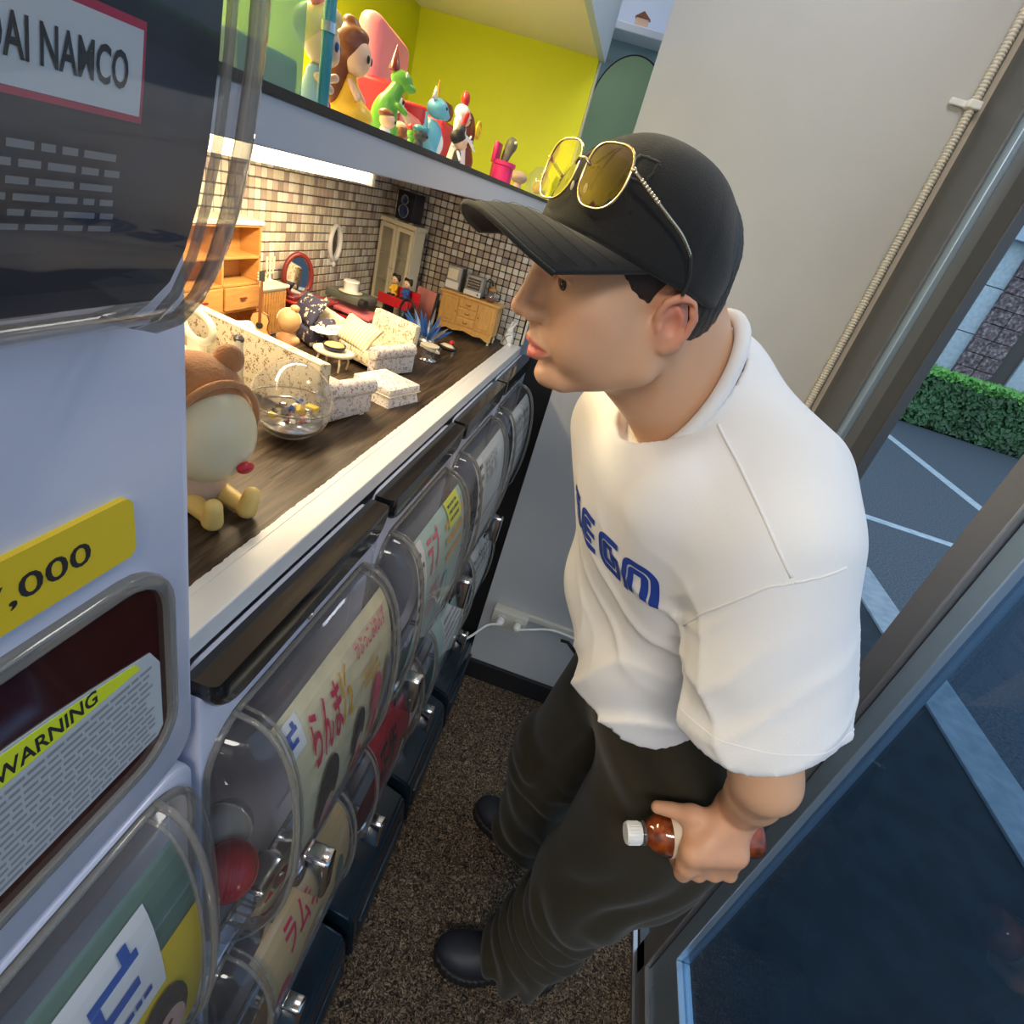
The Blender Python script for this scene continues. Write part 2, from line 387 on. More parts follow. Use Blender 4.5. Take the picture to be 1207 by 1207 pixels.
# ---------------------------------------------------------------- the setting
YB, XR, XN, XF = 1.604, .60, -.67, -.226      # far wall, glazed wall, niche back wall, counter front
ZC = 1.253                                     # counter top
def struct(name, mb, m, **k): return obj(name, mb, m, kind='structure', **k)
struct('floor', MB().box(-.72, .635, -2.2, 2.7, -.06, 0), M['carpet'])
for lx, ly, a_, b_ in ((.05, -1.30, .5, .3), (.22, 1.05, .25, .15)):  # rear panel goes with the lamp added to light the face
    t_ = thing('unseen_ceiling_light', 'unseen white ceiling light panel added behind the camera to brighten the face' if ly < 0 else 'flat white ceiling light panel above the aisle', 'lamp', (lx, ly, 2.66))
    obj('frame', MB().box(-a_ - .02, a_ + .02, -b_ - .02, b_ + .02, .0, .04, .003), M['white'], t_); obj('diffuser', MB().box(-a_, a_, -b_, b_, -.004, 0), M['lampw'], t_)
struct('ceiling', MB().box(-.72, .72, -2.2, 2.7, 2.70, 2.76), M['white'])
struct('wall_far', MB().box(-.105, .573, YB, YB + .12, 0, 2.7), M['wallgrey'])
struct('wall_back', MB().box(-.72, .66, -2.26, -2.2, 0, 2.7), M['wallgrey'])
wl = struct('wall_left', MB().box(-.78, -.72, -2.2, 2.7, 0, 2.7), M['white'])
struct('wall_beyond', MB().box(-.72, .66, 2.64, 2.7, 0, 2.7), M['white'])
struct('baseboard_far', MB().box(-.205, .56, YB - .016, YB, 0, .085, .003), M['matblack'])
# black board closing the gap between the machine bank and the far wall
one('filler_board', MB().box(-.200, -.108, YB + .038, YB + .054, 0, 1.30, .002), M['matblack'], 'tall matt black board between the last machine and the grey wall', 'board')
# tiled niche: back wall and end wall
tm = [mat('tile_%s' % n, c, .22, coat=.2) for n, c in (('ivory', (.72, .66, .52)), ('white', (.80, .77, .68)), ('sand', (.55, .46, .36)), ('taupe', (.40, .33, .28)), ('rose', (.60, .48, .42)))]
PT = .0176
def tile_me(k, ax):
    m = MB(); a = .0078; t = .0032
    if ax == 'x': m.box(0, t, -a, a, -a, a, .0012, 1)
    else: m.box(-a, a, -t, 0, -a, a, .0012, 1)
    me = bpy.data.meshes.new('tile'); m.bm.to_mesh(me); m.bm.free(); me.materials.append(tm[k]); return me
tme = {(k, ax): tile_me(k, ax) for k in range(5) for ax in 'xy'}
wn = struct('wall_niche', MB().box(XN - .02, XN, .27, 1.60, ZC - .02, 1.60), M['grout'])
we = struct('wall_end', MB().box(XN, XF - .004, 1.60, 1.618, ZC - .02, 1.60), M['grout'])
def pickc(r): return r.choices(range(5), (4, 3, 3, 2.2, 2))[0]
def tiles(parent, ax, spots, org):
    stuff = [];
    for n, (a, z) in enumerate(spots):
        k = pickc(rnd); loc = (XN, a, z) if ax == 'x' else (a, 1.60, z)
        if n < 300:
            o = bpy.data.objects.new('tile', tme[(k, ax)]); C.objects.link(o); o.parent = parent; o.location = loc
        else: stuff.append((k, loc))
    if stuff:
        bm = bmesh.new()
        me = bpy.data.meshes.new('tile')
        for k, loc in stuff:
            n0 = len(bm.faces); bm.from_mesh(tme[(k, ax)]); bm.faces.ensure_lookup_table()
            vs = set()
            for f in bm.faces[n0:]: f.material_index = k; vs.update(f.verts)
            bmesh.ops.translate(bm, vec=loc, verts=list(vs))
        bm.to_mesh(me); bm.free()
        for k in tm: me.materials.append(k)
        o = bpy.data.objects.new('tile_field', me); C.objects.link(o); o.parent = parent; o['kind'] = 'stuff'
zs = [ZC + .009 + PT * i for i in range(19)]
tiles(wn, 'x', [(y, z) for y in [.80 + PT * i for i in range(46)] for z in zs], None)
tiles(we, 'y', [(x, z) for x in [XF - .016 - PT * i for i in range(25)] for z in zs], None)

# counter and shelf carcass
ct = thing('display_counter', 'dark wood-grain display counter with white front edge above the capsule machines', 'counter', (0, 0, ZC))
obj('worktop', MB().box(XN, XF - .036, .27, 1.60, -.016, 0), M['wgrain'], ct)
mb = MB()
pts = [(XF, -.0), (XF, -.0)]
mb.box(XF - .037, XF, .27, 1.60, -.022, .0012, .0015)
obj('front_edge', mb, M['fascia'], ct)
r9 = random.Random(3); mb = MB()
edge = [(XF - .0375 - r9.uniform(0, .0016), .27 + i * .004) for i in range(332)]
mb.prism([(XF - .030, .27)] + edge + [(XF - .030, .27 + 331 * .004)], .0008, .0018, 'z')
obj('torn_edge_film', mb, M['fascia'], ct)
obj('support', MB().box(XN, XF - .03, .28, 1.60, -.045, -.016), M['white'], ct)
ds = thing('display_shelf', 'white-fronted upper shelf lined in chartreuse holding toy figures', 'shelf', (0, 0, 1.6))
obj('shelf_board', MB().box(XN, XF + .002, .27, 1.60, -.012, .014, .001), mat('shelf_grey_white', (.55, .57, .62), .4), ds)
obj('edge_strip', MB().box(XF - .004, XF + .0035, .27, 1.60, .014, .0195), M['blackm'], ds)
obj('back_panel', MB().box(XN, XN + .008, .27, 1.60, .014, .34), M['yellow'], ds)
obj('end_panel', MB().box(XN, XF - .002, 1.592, 1.60, .014, .34), M['yellow'], ds)
obj('upright', MB().box(XN, XF + .002, 1.600, 1.617, -.34, .375, .001), M['cream'], ds, label='cream upright at the far end')
obj('top_board', MB().box(XN, XF - .002, .27, 1.60, .322, .345), M['cream'], ds)
obj('top_fascia', MB().box(XF - .002, XF + .012, .27, 1.60, .318, .50), M['sill'], ds)
sl = thing('strip_light', 'glowing warm white strip light under the upper shelf', 'lamp', (-.50, 0, 1.588))
obj('housing', MB().box(-.022, .022, .28, 1.07, -.008, 0, .002), M['wht'], sl)
obj('tube', MB().cyl((0, .29, -.020), (0, 1.06, -.020), .0125, n=16), M['lamp'], sl, smooth=True)
obj('end_cap', MB().box(-.018, .018, 1.06, 1.072, -.034, 0, .004), M['wht'], sl)
one('lamp_cable', MB().tube([(-.50, 1.07, 1.570), (-.52, 1.12, 1.580), (-.58, 1.18, 1.583), (-.655, 1.24, 1.574), (-.662, 1.26, 1.545)], .004), M['wht'], 'white cable running from the strip light to the tiled wall', 'cable')
nl = thing('shelf_lamp', 'small glowing lamp strip at the top of the yellow shelf', 'lamp', (-.55, .35, 1.918))
obj('housing', MB().box(-.015, .015, 0, .65, -.004, .004, .001), M['wht'], nl)
obj('tube', MB().cyl((0, .01, -.011), (0, .64, -.011), .008, n=12), M['lamp'], nl, smooth=True)

# far recess behind the shelf: poster, books, small toys
struct('wall_recess', MB().box(-.60, .10, 2.02, 2.06, 0, 2.7), mat('pale_blue_white', (.62, .68, .80), .6))
area_light('recess_light', (-.12, 1.85, 2.60), .2, 1.6, (.80, .88, 1))
pr = thing('poster', 'blue poster with a pale green dome shape beyond the cream upright', 'poster', (-.24, 2.012, 1.90))
obj('sheet', MB().box(-.16, .15, -.001, .001, -.32, .165), mat('poster_blue', (.22, .36, .42), .6), pr)
dome = [(.065 + .105 * math.cos(a), -.00 + .135 * math.sin(a)) for a in [PI * i / 24 for i in range(25)]]
obj('dome_outline', MB().prism([(x * 1 , z) for x, z in [(.174, -.32)] + [(.065 + .109 * math.cos(a), -.00 + .139 * math.sin(a)) for a in [PI * i / 24 for i in range(25)]] + [(-.044, -.32)]], -.0025, -.0015, 'y'), M['ink'], pr)
obj('dome_print', MB().prism([(.170, -.32)] + dome + [(-.040, -.32)], -.0035, -.0025, 'y'), mat('poster_green', (.36, .55, .33), .6), pr)
mb = MB()
text_on(mb, 'ちいさなペンギン', lambda u, v: (u, -.0030, v), -.09, .01, .125, .142)
text_on(mb, 'Penguin', lambda u, v: (u, -.0030, v), -.07, -.01, .100, .114)
obj('lettering', mb, M['inkgrey'], pr)
fs = thing('wall_ledge', 'white ledge above the blue poster carrying small toys', 'shelf', (-.24, 2.0, 2.075))
obj('ledge', MB().box(-.2, .16, -.09, .02, -.018, 0, .002), mat('ledge_white', (.68, .76, .9), .4), fs)
bt = thing('toy_robot', 'round blue toy with one dark eye on the high white ledge', 'toy', (-.315, 1.945, 2.076))
obj('body', MB().ell((0, 0, .022), (.022, .018, .022)), M['dblue'], bt, smooth=True)
obj('eye_ring', MB().lathe([(.012, 0), (.012, .003), (.006, .004)], 20, M=Matrix.Translation((0, -.0175, .024)) @ Matrix.Rotation(PI / 2, 4, 'X')), M['blue'], bt)
obj('eye', MB().ell((0, -.020, .024), .005), M['ink'], bt, smooth=True)
t = thing('toy_figure', 'tiny dark striped toy left of the round blue toy', 'toy', (-.365, 1.945, 2.075))
obj('body', MB().lathe([(0, 0), (.012, .002), (.010, .018), (.012, .028), (0, .04)], 14), M['darkgrey'], t, smooth=True)
obj('band', MB().lathe([(.0125, .009), (.0125, .014)], 14), M['wht'], t)
t = thing('toy_house', 'tiny brown and cream toy block at the right end of the ledge', 'toy', (-.19, 1.94, 2.075))
obj('block', MB().box(-.02, .014, -.01, .01, 0, .022, .002), M['skinp'], t); obj('roof', MB().prism([(-.024, .022), (.018, .022), (-.003, .036)], -.011, .011, 'y'), M['brownh'], t)
t = thing('book_shelf', 'low shelf board behind the cream upright holding upright books', 'shelf', (-.24, 1.80, 1.60))
obj('board', MB().box(-.10, .13, -.17, .20, -.02, 0), M['white'], t)
for i, (dx, dy, h, th, c, a, lb) in enumerate(((-.065, .0, .20, .014, (.50, .58, .72), .10, 'pale blue book with a dark spine, tallest beside the upright'),
        (-.04, -.02, .15, .008, (.75, .76, .78), -.16, 'thin white book leaning beside the tall pale blue one'),
        (-.022, -.05, .12, .012, (.20, .03, .03), -.05, 'short dark red book nearest the black cap'),
        (-.003, .03, .14, .010, (.30, .45, .70), .05, 'medium blue book at the right of the row'))):
    b = thing('book', lb, 'book', (-.20 + dx * 2.2, 1.80 + dy, 1.602), rot=(0, a, 0), group='books beyond the upright')
    obj('cover', MB().box(-th / 2, th / 2, -.07, .07, 0, h, .0015), mat('book_cover', c, .5), b)
    obj('pages', MB().box(-th / 2 + .0015, th / 2 - .0015, -.071, .066, .003, h + .0006), M['paper'], b)

# right-hand frames, doorway, door leaf with glass
struct('trim_1', MB().box(.573, .585, YB - .01, YB + .12, 0, 2.7), M['beige'])
mb = MB()
mb.box(.585, .622, 1.425, 1.70, 0, 2.7, .003); struct('trim_2', mb, M['frame'])
struct('trim_3', MB().box(.592, .622, 1.395, 1.425, 0, 2.7, .002), M['alul'])
struct('trim_4', MB().box(.604, .622, 1.33, 1.395, 0, 2.7, .003), M['frame'])
struct('trim_5', MB().box(.598, .622, 1.256, 1.33, 0, 2.7, .004), M['framed'])
cdm = MB(); z = .06
prof = []
while z < 2.68: prof += [(.0075, z), (.0095, z + .002), (.0095, z + .004), (.0075, z + .006)]; z += .0065
cdm.lathe(prof, 14); one('conduit', cdm, mat('cream_corrugated', (.62, .58, .50), .5), 'cream corrugated conduit running up the corner beside the door frame', 'conduit', smooth=True).location = (.560, 1.590, 0)
t = thing('conduit_clip', 'small white clip holding the corrugated conduit', 'clip', (.560, 1.590, 2.02))
obj('band', MB().box(-.014, .014, -.012, .012, -.008, .008, .003), M['wht'], t); obj('tab', MB().box(-.045, -.012, .004, .012, -.006, .006, .002), M['wht'], t)
dr = thing('door_1', None, None, (.60, 0, 0), kind='structure')
obj('stile', MB().box(.0, .055, .803, .868, .02, 2.45, .003), M['alu'], dr)
obj('inner_stile', MB().box(.012, .045, .757, .8, .02, 2.45, .002), M['alul'], dr)
obj('bottom_rail', MB().box(.0, .055, -.42, .868, .015, .075, .003), M['alu'], dr)
obj('inner_rail', MB().box(.012, .045, -.40, .757, .075, .236, .002), M['alul'], dr)
obj('top_rail', MB().box(.0, .055, -.42, .868, 2.45, 2.52, .003), M['alu'], dr)
obj('near_stile', MB().box(.0, .055, -.42, -.34, .02, 2.45, .003), M['alu'], dr)
obj('pane', MB().box(.026, .032, -.40, .757, .236, 2.45), M['glass'], dr)
struct('trim_6', MB().box(.592, .606, -2.2, 1.23, 0, .012, .002), M['alu'])
struct('trim_7', MB().box(.612, .640, -2.2, 1.23, 0, .010, .002), M['framed'])
struct('trim_8', MB().box(.59, .68, -2.2, 1.7, 2.53, 2.7), M['frame'])
struct('wall_right', MB().box(.60, .66, -2.2, -.42, 0, 2.7), M['frame'])

# ---------------------------------------------------------------- outside
ZG = -.10
struct('ground', MB().box(-20, 40, -15, 45, ZG - .1, ZG), M['asphalt'])
struct('paving', MB().box(.66, 2.24, -8, 6.0, ZG, ZG + .004), M['pave'])
struct('kerb', MB().box(2.24, 2.50, -8, 4.2, ZG, ZG + .02, .004), M['curb'])
struct('road_line', MB().box(4.95, 5.12, 6.6, 11.6, ZG, ZG + .004), M['line'])
struct('road_line', MB().box(2.3, 7.0, 5.42, 5.54, ZG, ZG + .004), M['line'])
def hedge():
    t = thing('ivy_hedge', 'low wall of dark green ivy with bright leafy top across the road', 'hedge', (0, 0, ZG))
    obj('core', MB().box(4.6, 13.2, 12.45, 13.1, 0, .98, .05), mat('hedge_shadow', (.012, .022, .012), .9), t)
    r = random.Random(5)
    def leaves(n, top):
        V = []; F = []
        for i in range(n):
            x = r.uniform(4.6, 10.5)
            if top: c = Vector((x, r.uniform(12.25, 13.0), r.uniform(.95, 1.12)))
            else: c = Vector((x, r.uniform(12.28, 12.44), r.uniform(.04, 1.0)))
            s = r.uniform(.035, .075); u = Vector((r.uniform(-1, 1), r.uniform(-.4, .4), r.uniform(-1, 1))).normalized(); wv = u.cross(Vector((r.uniform(-.5, .5), -1, r.uniform(.1, 1.2) if not top else r.uniform(1, 3)))).normalized()
            b = len(V); V += [c - u * s, c + wv * s * .6, c + u * s, c - wv * s * .6]; F.append((b, b + 1, b + 2, b + 3))
        return MB().raw(V, F)
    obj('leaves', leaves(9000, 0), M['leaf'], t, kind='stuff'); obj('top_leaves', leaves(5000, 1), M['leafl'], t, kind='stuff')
hedge()
bl = thing('building', 'pale stone-clad building with a brown stone pier behind the ivy hedge', 'building', (0, 13.5, ZG))
obj('wall', MB().box(4.5, 16, .06, 3, 0, 8), M['grout'], bl)
pm_ = {}
for i in range(-2, 9):
    for j in range(0, 4):
        x0 = 5.3 + i * .95; z0 = .1 + j * .88
        if 6.95 < x0 + .45 < 7.75: continue
        o = obj('panel', MB().box(x0 + .008, x0 + .942, 0, .06, z0 + .008, z0 + .872, .004), M['stone'], bl)
for j in range(12):
    for i in range(2):
        obj('pier_stone', MB().box(7.02 + i * .37, 7.38 + i * .37, -.10 - .01 * ((i + j) % 3), .06, .1 + j * .29, .38 + j * .29, .01), M['stoneb'], bl)
for j in range(8): obj('cladding_board', MB().box(4.5, 16, -.22 + .012 * (j % 2), .05, 3.55 + j * .40, 3.94 + j * .40, .006), M['sill'], bl)

# ---------------------------------------------------------------- capsule machines
def rrect(hy0, hy1, z0, z1, r, n=6):
    P = []
    for (cy, cz, a0) in ((hy1 - r, z1 - r, 0), (hy0 + r, z1 - r, PI / 2), (hy0 + r, z0 + r, PI), (hy1 - r, z0 + r, 1.5 * PI)):
        for i in range(n + 1):
            a = a0 + PI / 2 * i / n; P.append((cy + r * math.cos(a), cz + r * math.sin(a)))
    return P
def ring(mb, O, I, x0, x1, soft=.004):
    """plate with a hole: outer outline O, inner outline I, from x0 (back) to x1 (front), softened outer edge"""
    n = len(O); cy = sum(p[0] for p in O) / n; cz = sum(p[1] for p in O) / n
    def L(pts, x, s=0):
        out = []
        for (y, z) in pts:
            d = math.hypot(y - cy, z - cz); k = (d - s) / d; out.append(mb.bm.verts.new((x, cy + (y - cy) * k, cz + (z - cz) * k)))
        return out
    loops = [L(O, x0), L(O, x1 - soft), L(O, x1 - soft * .3, soft * .3), L(O, x1, soft), L(I, x1), L(I, x0)]
    fs = []
    for a, b in zip(loops, loops[1:] + loops[:1]):
        for k in range(n): fs.append(mb.bm.faces.new((a[k], a[(k + 1) % n], b[(k + 1) % n], b[k])))
    return mb._fin([], fs)
class Case:
    def __init__(s, zc, hz, bul, hw, capw): s.zc, s.hz, s.bul, s.hw, s.cw = zc, hz, bul, hw, capw
    def pt(s, y, t, d=0):
        a = abs(y) - s.hw; k = 1 if a <= 0 else math.sqrt(max(0, 1 - min(1, a / s.cw) ** 2))
        hz = (s.hz - d) * (.80 + .20 * k)
        return Vector(((s.bul - d) * max(0, math.cos(t)) ** .72 * k + .001, y, s.zc + hz * math.sin(t)))
    def shell(s):
        mb = MB(); W = s.hw + s.cw
        ys = [-W * math.cos(PI * i / 30) for i in range(31)]
        return mb.surf(lambda u, v: s.pt(ys[round(u * 30)], -PI / 2 + PI * v), 30, 22)
    def arc(s, y, d, t0=-PI / 2, t1=PI / 2, n=18): return [s.pt(y, t0 + (t1 - t0) * i / n, d) for i in range(n + 1)]
def card(cs, parent, base, ops, w=None, t0=-1.28, t1=1.22, inset=.008, name='display_card'):
    w = w or cs.hw - .006
    def f(dd): return lambda u, v: tuple(cs.pt(-w + 2 * w * u, t0 + (t1 - t0) * v, inset - dd))
    mb = MB(); mb.surf(f(0), 2, 14); o = obj(name, mb, base, parent)
    byname = {}
    for i, op in enumerate(ops):
        dd = .0006 + .00025 * i; k = op[0]; m = op[-1]; g = f(dd)
        if m.name not in byname: byname[m.name] = (MB(), m)
        mb = byname[m.name][0]
        if k == 't': text_on(mb, op[1], g, op[2], op[3], op[4], op[5], .02)
        elif k == 'r':
            _, u0, u1, v0, v1, _m = op; mb.surf(lambda a, b: g(u0 + (u1 - u0) * a, v0 + (v1 - v0) * b), 1, 6)
        elif k == 'e':
            _, uc, vc, ru, rv, _m = op
            V = [g(uc, vc)] + [g(uc + ru * math.cos(a), vc + rv * math.sin(a)) for a in [2 * PI * j / 20 for j in range(20)]]
            mb.raw(V, [(0, j + 1, (j + 1) % 20 + 1) for j in range(20)])
        elif k == 'l':      # small print as fine lines
            _, u0, u1, v0, v1, n, _m = op; r = random.Random(n)
            for j in range(n):
                v = v0 + (v1 - v0) * (j + .5) / n; h = (v1 - v0) / n * .22; a = u0
                while a < u1 - .02:
                    b = min(u1, a + r.uniform(.012, .05)); mb.raw([g(a, v - h), g(b, v - h), g(b, v + h), g(a, v + h)], [(0, 1, 2, 3)]); a = b + .008
    for nm, (mb, m) in byname.items(): obj('print', mb, m, o)
    return o
M['inner'] = mat('brown_interior', (.16, .13, .105), .6)
M['exitglass'] = mat('dark_red_flap', (.045, .008, .010), .08, coat=1)
M['cardtan'] = mat('card_tan', (.62, .42, .20), .6); M['cardcream'] = mat('card_cream', (.74, .66, .42), .6, var=.1, vscale=40)
M['cardred'] = mat('card_red', (.40, .015, .03), .6, var=.3, vscale=90); M['cardgreen'] = mat('card_green', (.10, .17, .13), .6)
M['cardwhite'] = mat('card_white', (.62, .64, .64), .6); M['cardmint'] = mat('card_mint', (.42, .60, .56), .6); M['navyc'] = mat('card_navy', (.008, .012, .035), .5)
M['hairp'] = mat('print_dark', (.05, .035, .03), .7); M['printpink'] = mat('print_pink', (.75, .12, .20), .6); M['printteal'] = mat('print_teal', (.05, .38, .45), .6)
M['printorange'] = mat('print_orange', (.78, .42, .05), .6); M['printskin'] = mat('print_skin', (.72, .45, .38), .6)
HW = .1685
def mech(parent, y, z, s=1.3):
    m = obj('coin_mechanism', MB().box(.0, .030 * s, y - .020 * s, y + .020 * s, z - .048 * s, z + .048 * s, .006 * s, 3), M['chrome'], parent, auto=40)
    obj('coin_slot', MB().box(.0295 * s, .032 * s, y - .004, y + .004, z - .034 * s, z + .010 * s), M['ink'], m)
    obj('rim', MB().box(.008, .036 * s, y - .013, y + .013, z + .016 * s, z + .042 * s, .005, 2), M['chrome'], m, auto=40)
    kb = MB(); kb.cyl((0, y + .045 * s, z - .01), (.040 * s, y + .045 * s, z - .01), .026 * s, .022 * s, 24, .003)
    kb.box(.034 * s, .066 * s, y + .034 * s, y + .056 * s, z - .042 * s, z + .024 * s, .006, 3)
    obj('turn_handle', kb, M['chrome'], parent, auto=40)
    return m
def machine(label, y0, z0, h, cs, ops, base, lid=False, mz=None, exitw=None, body='plastic', depth=.34, t1=1.22, ccap=None):
    yc = y0 + .1725
    t = thing('capsule_machine', label, 'vending machine', (-.205, yc, z0), group=None)
    O = rrect(-HW, HW, .002, h, .026); W = cs.hw + cs.cw
    I = rrect(-W, W, cs.zc - cs.hz - .004, cs.zc + cs.hz + .004, .05)
    mb = MB(); ring(mb, O, I, -.02, 0)
    for a, b in ((-HW, -HW + .006), (HW - .006, HW)): mb.box(-depth, -.02, a, b, .02, h - (.08 if lid else .02))
    mb.box(-depth, -.02, -HW, HW, .016, .022); mb.box(-depth, -.02, -HW, HW, h - (.084 if lid else .022), h - (.078 if lid else .016))
    b = obj('body', mb, M[body], t, auto=35)
    mb = MB(); mb.box(-depth - .004, -depth, -HW, HW, .02, h - .085); mb.box(-.24, -.236, -HW + .006, HW - .006, .03, h - .09); obj('interior', mb, M['inner'], t)
    c = obj('clear_case', cs.shell(), M['clear'], t, smooth=True)
    for sgn in (-1, 1):
        mb = MB(); mb.tube(cs.arc(sgn * cs.hw, -.0008), .0030, 8); mb.tube(cs.arc(sgn * (cs.hw - .011), .001), .0018, 6)
        obj('case_rib', mb, M['clearrib'], c, smooth=True)
    mb = MB(); W2 = W - .002
    mb.tube([Vector((.002, y, z)) for y, z in rrect(-W, W, cs.zc - cs.hz, cs.zc + cs.hz, .05)], .0035, 8, True); obj('case_rim', mb, M['clearrib'], c, smooth=True)
    card(cs, t, base, ops, t1=t1)
    if lid:
        O2 = rrect(-HW + .001, HW - .001, h - .042, h + .0006, .004); lo_ = rrect(-HW + .001, HW - .001, h - .042, h + .03, .036)
        O2 = [(y, min(z, h + .0006)) for y, z in lo_]
        mb = MB(); A_ = [mb.bm.verts.new((-.015, y, z)) for y, z in O2]; B_ = [mb.bm.verts.new((.006, y, z)) for y, z in O2]
        k2 = lambda s_, x: [mb.bm.verts.new((x, y * (1 - s_ * .03), (z - h) * (1 - s_ * .14) + h)) for y, z in O2]
        C_ = k2(.5, .0105); D_ = k2(1, .012); n_ = len(O2)
        for a, b in ((A_, B_), (B_, C_), (C_, D_)):
            for k in range(n_): mb.bm.faces.new((a[k], a[(k + 1) % n_], b[(k + 1) % n_], b[k]))
        mb.bm.faces.new(D_); bmesh.ops.remove_doubles(mb.bm, verts=mb.bm.verts[:], dist=.00001)
        obj('lid', mb, M['black'], t, auto=50)
        mb = MB(); mb.lathe([(.0065, 0), (.0065, .0012), (.0045, .0015), (.003, -.002)], 18, M=Matrix.Translation((.0005, .0, h - .058)) @ Matrix.Rotation(PI / 2, 4, 'Y')); obj('lock_screw', mb, M['chrome'], t)
    if mz is not None: mech(t, -.085, mz)
    if exitw:
        e = exitw; eo = rrect(*e, .03)
        fr = MB(); ring(fr, [(y, z) for y, z in rrect(e[0] - .008, e[1] + .008, e[2] - .008, e[3] + .008, .036)], eo, 0, .006, .003); obj('exit_frame', fr, M['clearrib'], t, auto=40)
        mb = MB(); mb.prism(eo, -.01, .0022, 'x'); obj('exit_flap', mb, M['exitglass'], t)
    return t
CU = lambda: Case(.268, .186, .075, .1275, .036)
CL = lambda: Case(.3325, .1600, .074, .1275, .036)
# text cards, one list of prints per machine
IR, IK, IB, PP, PT_, OR, HP, WC = M['inkred'], M['ink'], M['inkblue'], M['printpink'], M['printteal'], M['printorange'], M['hairp'], M['cardwhite']
logo = [('r', .02, .14, .82, .97, M['paper']), ('r', .045, .115, .905, .925, IB), ('r', .045, .065, .875, .925, IB), ('r', .045, .10, .86, .88, IB), ('r', .085, .105, .925, .95, IB)]
ops1 = [('r', 0, 1, 0, .12, M['inkred']), ('e', .16, .16, .18, .16, M['red'])] + logo + [('t', 'らんま', .17, .42, .68, .90, IR), ('t', '½', .43, .52, .68, .90, OR), ('t', 'かぶっこふれんず', .60, .93, .84, .93, PP),
        ('e', .30, .50, .10, .15, HP), ('e', .33, .40, .06, .08, M['printskin']), ('e', .37, .30, .07, .09, IR), ('e', .60, .55, .06, .10, HP), ('e', .62, .49, .03, .05, M['printskin']), ('e', .64, .40, .045, .07, IR),
        ('e', .79, .60, .05, .09, PP), ('e', .80, .47, .035, .06, IR), ('e', .93, .62, .035, .08, M['inkgrey']), ('e', .935, .50, .025, .05, IB), ('l', .62, .80, .70, .78, 2, OR)]
ops2 = [('r', .0, .15, .50, .98, M['paper']), ('l', .02, .12, .55, .93, 6, IK), ('t', 'ラブ', .20, .42, .72, .95, PP), ('t', 'くまぐみ', .20, .45, .50, .68, PP), ('r', .18, .24, .1, .4, PP), ('e', .58, .45, .10, .18, M['printteal']), ('e', .58, .48, .07, .13, M['cardmint']), ('l', .55, .95, .65, .9, 3, OR), ('r', .62, .90, .82, 1.0, M['lime']), ('l', .65, .87, .84, .97, 3, IK)]
ops3 = [('r', .0, .22, .5, .98, M['paper']), ('l', .03, .2, .55, .95, 5, IK), ('t', 'まちぼうけ', .28, .70, .75, .92, M['inkgrey']), ('l', .3, .95, .1, .6, 7, M['inkgrey'])]
ops4 = [('l', .05, .9, .3, .9, 7, M['inkgrey']), ('t', 'コレクション', .1, .7, .72, .92, IK)]
opsr = [('l', .05, .95, .05, .45, 6, IK), ('t', '呪術', .12, .45, .50, .85, IK), ('e', .62, .45, .09, .14, IK), ('e', .62, .47, .05, .08, M['paper']), ('r', .74, .99, .55, .99, M['paper']), ('l', .77, .96, .60, .95, 6, M['inkgrey'])]
opst = [('t', 'ラムネ', .22, .60, .66, .9, IR), ('e', .17, .42, .10, .13, IR), ('t', 'おかし', .10, .24, .37, .46, M['paper']), ('e', .52, .34, .16, .22, M['cardcream']), ('e', .52, .34, .12, .17, M['printskin']), ('e', .85, .55, .05, .12, M['cardgreen'])]
opsg = [('r', .30, .90, .55, .95, M['paper']), ('l', .33, .87, .6, .9, 4, M['inkgrey']), ('l', .1, .9, .1, .5, 6, PT_)]
opso = [('r', 0, .45, 0, 1, M['cardgreen']), ('r', .45, 1, 0, .72, M['inkyel']), ('r', .56, .84, .62, .92, M['paper']), ('r', .62, .78, .80, .83, IB), ('r', .62, .65, .74, .83, IB), ('r', .62, .76, .72, .75, IB), ('r', .73, .76, .83, .88, IB), ('l', .60, .80, .65, .69, 1, IB),
        ('e', .80, .44, .12, .16, HP), ('e', .82, .38, .09, .12, M['printskin']), ('e', .42, .30, .16, .18, HP), ('e', .42, .25, .12, .14, M['printskin'])]
Y0 = .26; PY = .345
m0l = machine('clear-fronted capsule machine with an orange and green card, nearest at bottom left', Y0 - PY, .70, .462, Case(.268, .186, .050, .1275, .036), opso, M['cardgreen'], mz=.066)
machine('capsule machine with cream card of red Japanese letters and black lid', Y0, .70, .528, CU(), ops1, M['cardcream'], lid=True, mz=.066)
machine('capsule machine with a lime sticker and pink Japanese letters, second under the counter', Y0 + PY, .70, .528, CU(), ops2, M['cardmint'], lid=True, mz=.066)
machine('capsule machine with a pale grey card, third under the counter', Y0 + 2 * PY, .70, .528, CU(), ops3, M['cardwhite'], lid=True, mz=.066)
machine('capsule machine furthest under the counter, beside the black filler board', Y0 + 3 * PY, .70, .528, CU(), ops4, M['cardwhite'], lid=True, mz=.066)
machine('lower capsule machine with an orange card at the bottom edge, in the nearest column', Y0 - PY, .20, .498, CL(), opst, M['cardtan'], mz=.10)
machine('lower capsule machine with a tan card and red round print, under the cream card machine', Y0, .20, .498, CL(), opst, M['cardtan'], mz=.10)
machine('lower capsule machine with a dark red card, second in the lower row', Y0 + PY, .20, .498, CL(), opsr, M['cardred'], mz=.10)
machine('lower capsule machine with a blue-green card, third in the lower row', Y0 + 2 * PY, .20, .498, CL(), opsg, M['cardmint'], mz=.10)
machine('lower capsule machine with a grey lined card, furthest in the lower row', Y0 + 3 * PY, .20, .498, CL(), ops4, M['cardwhite'], mz=.10)
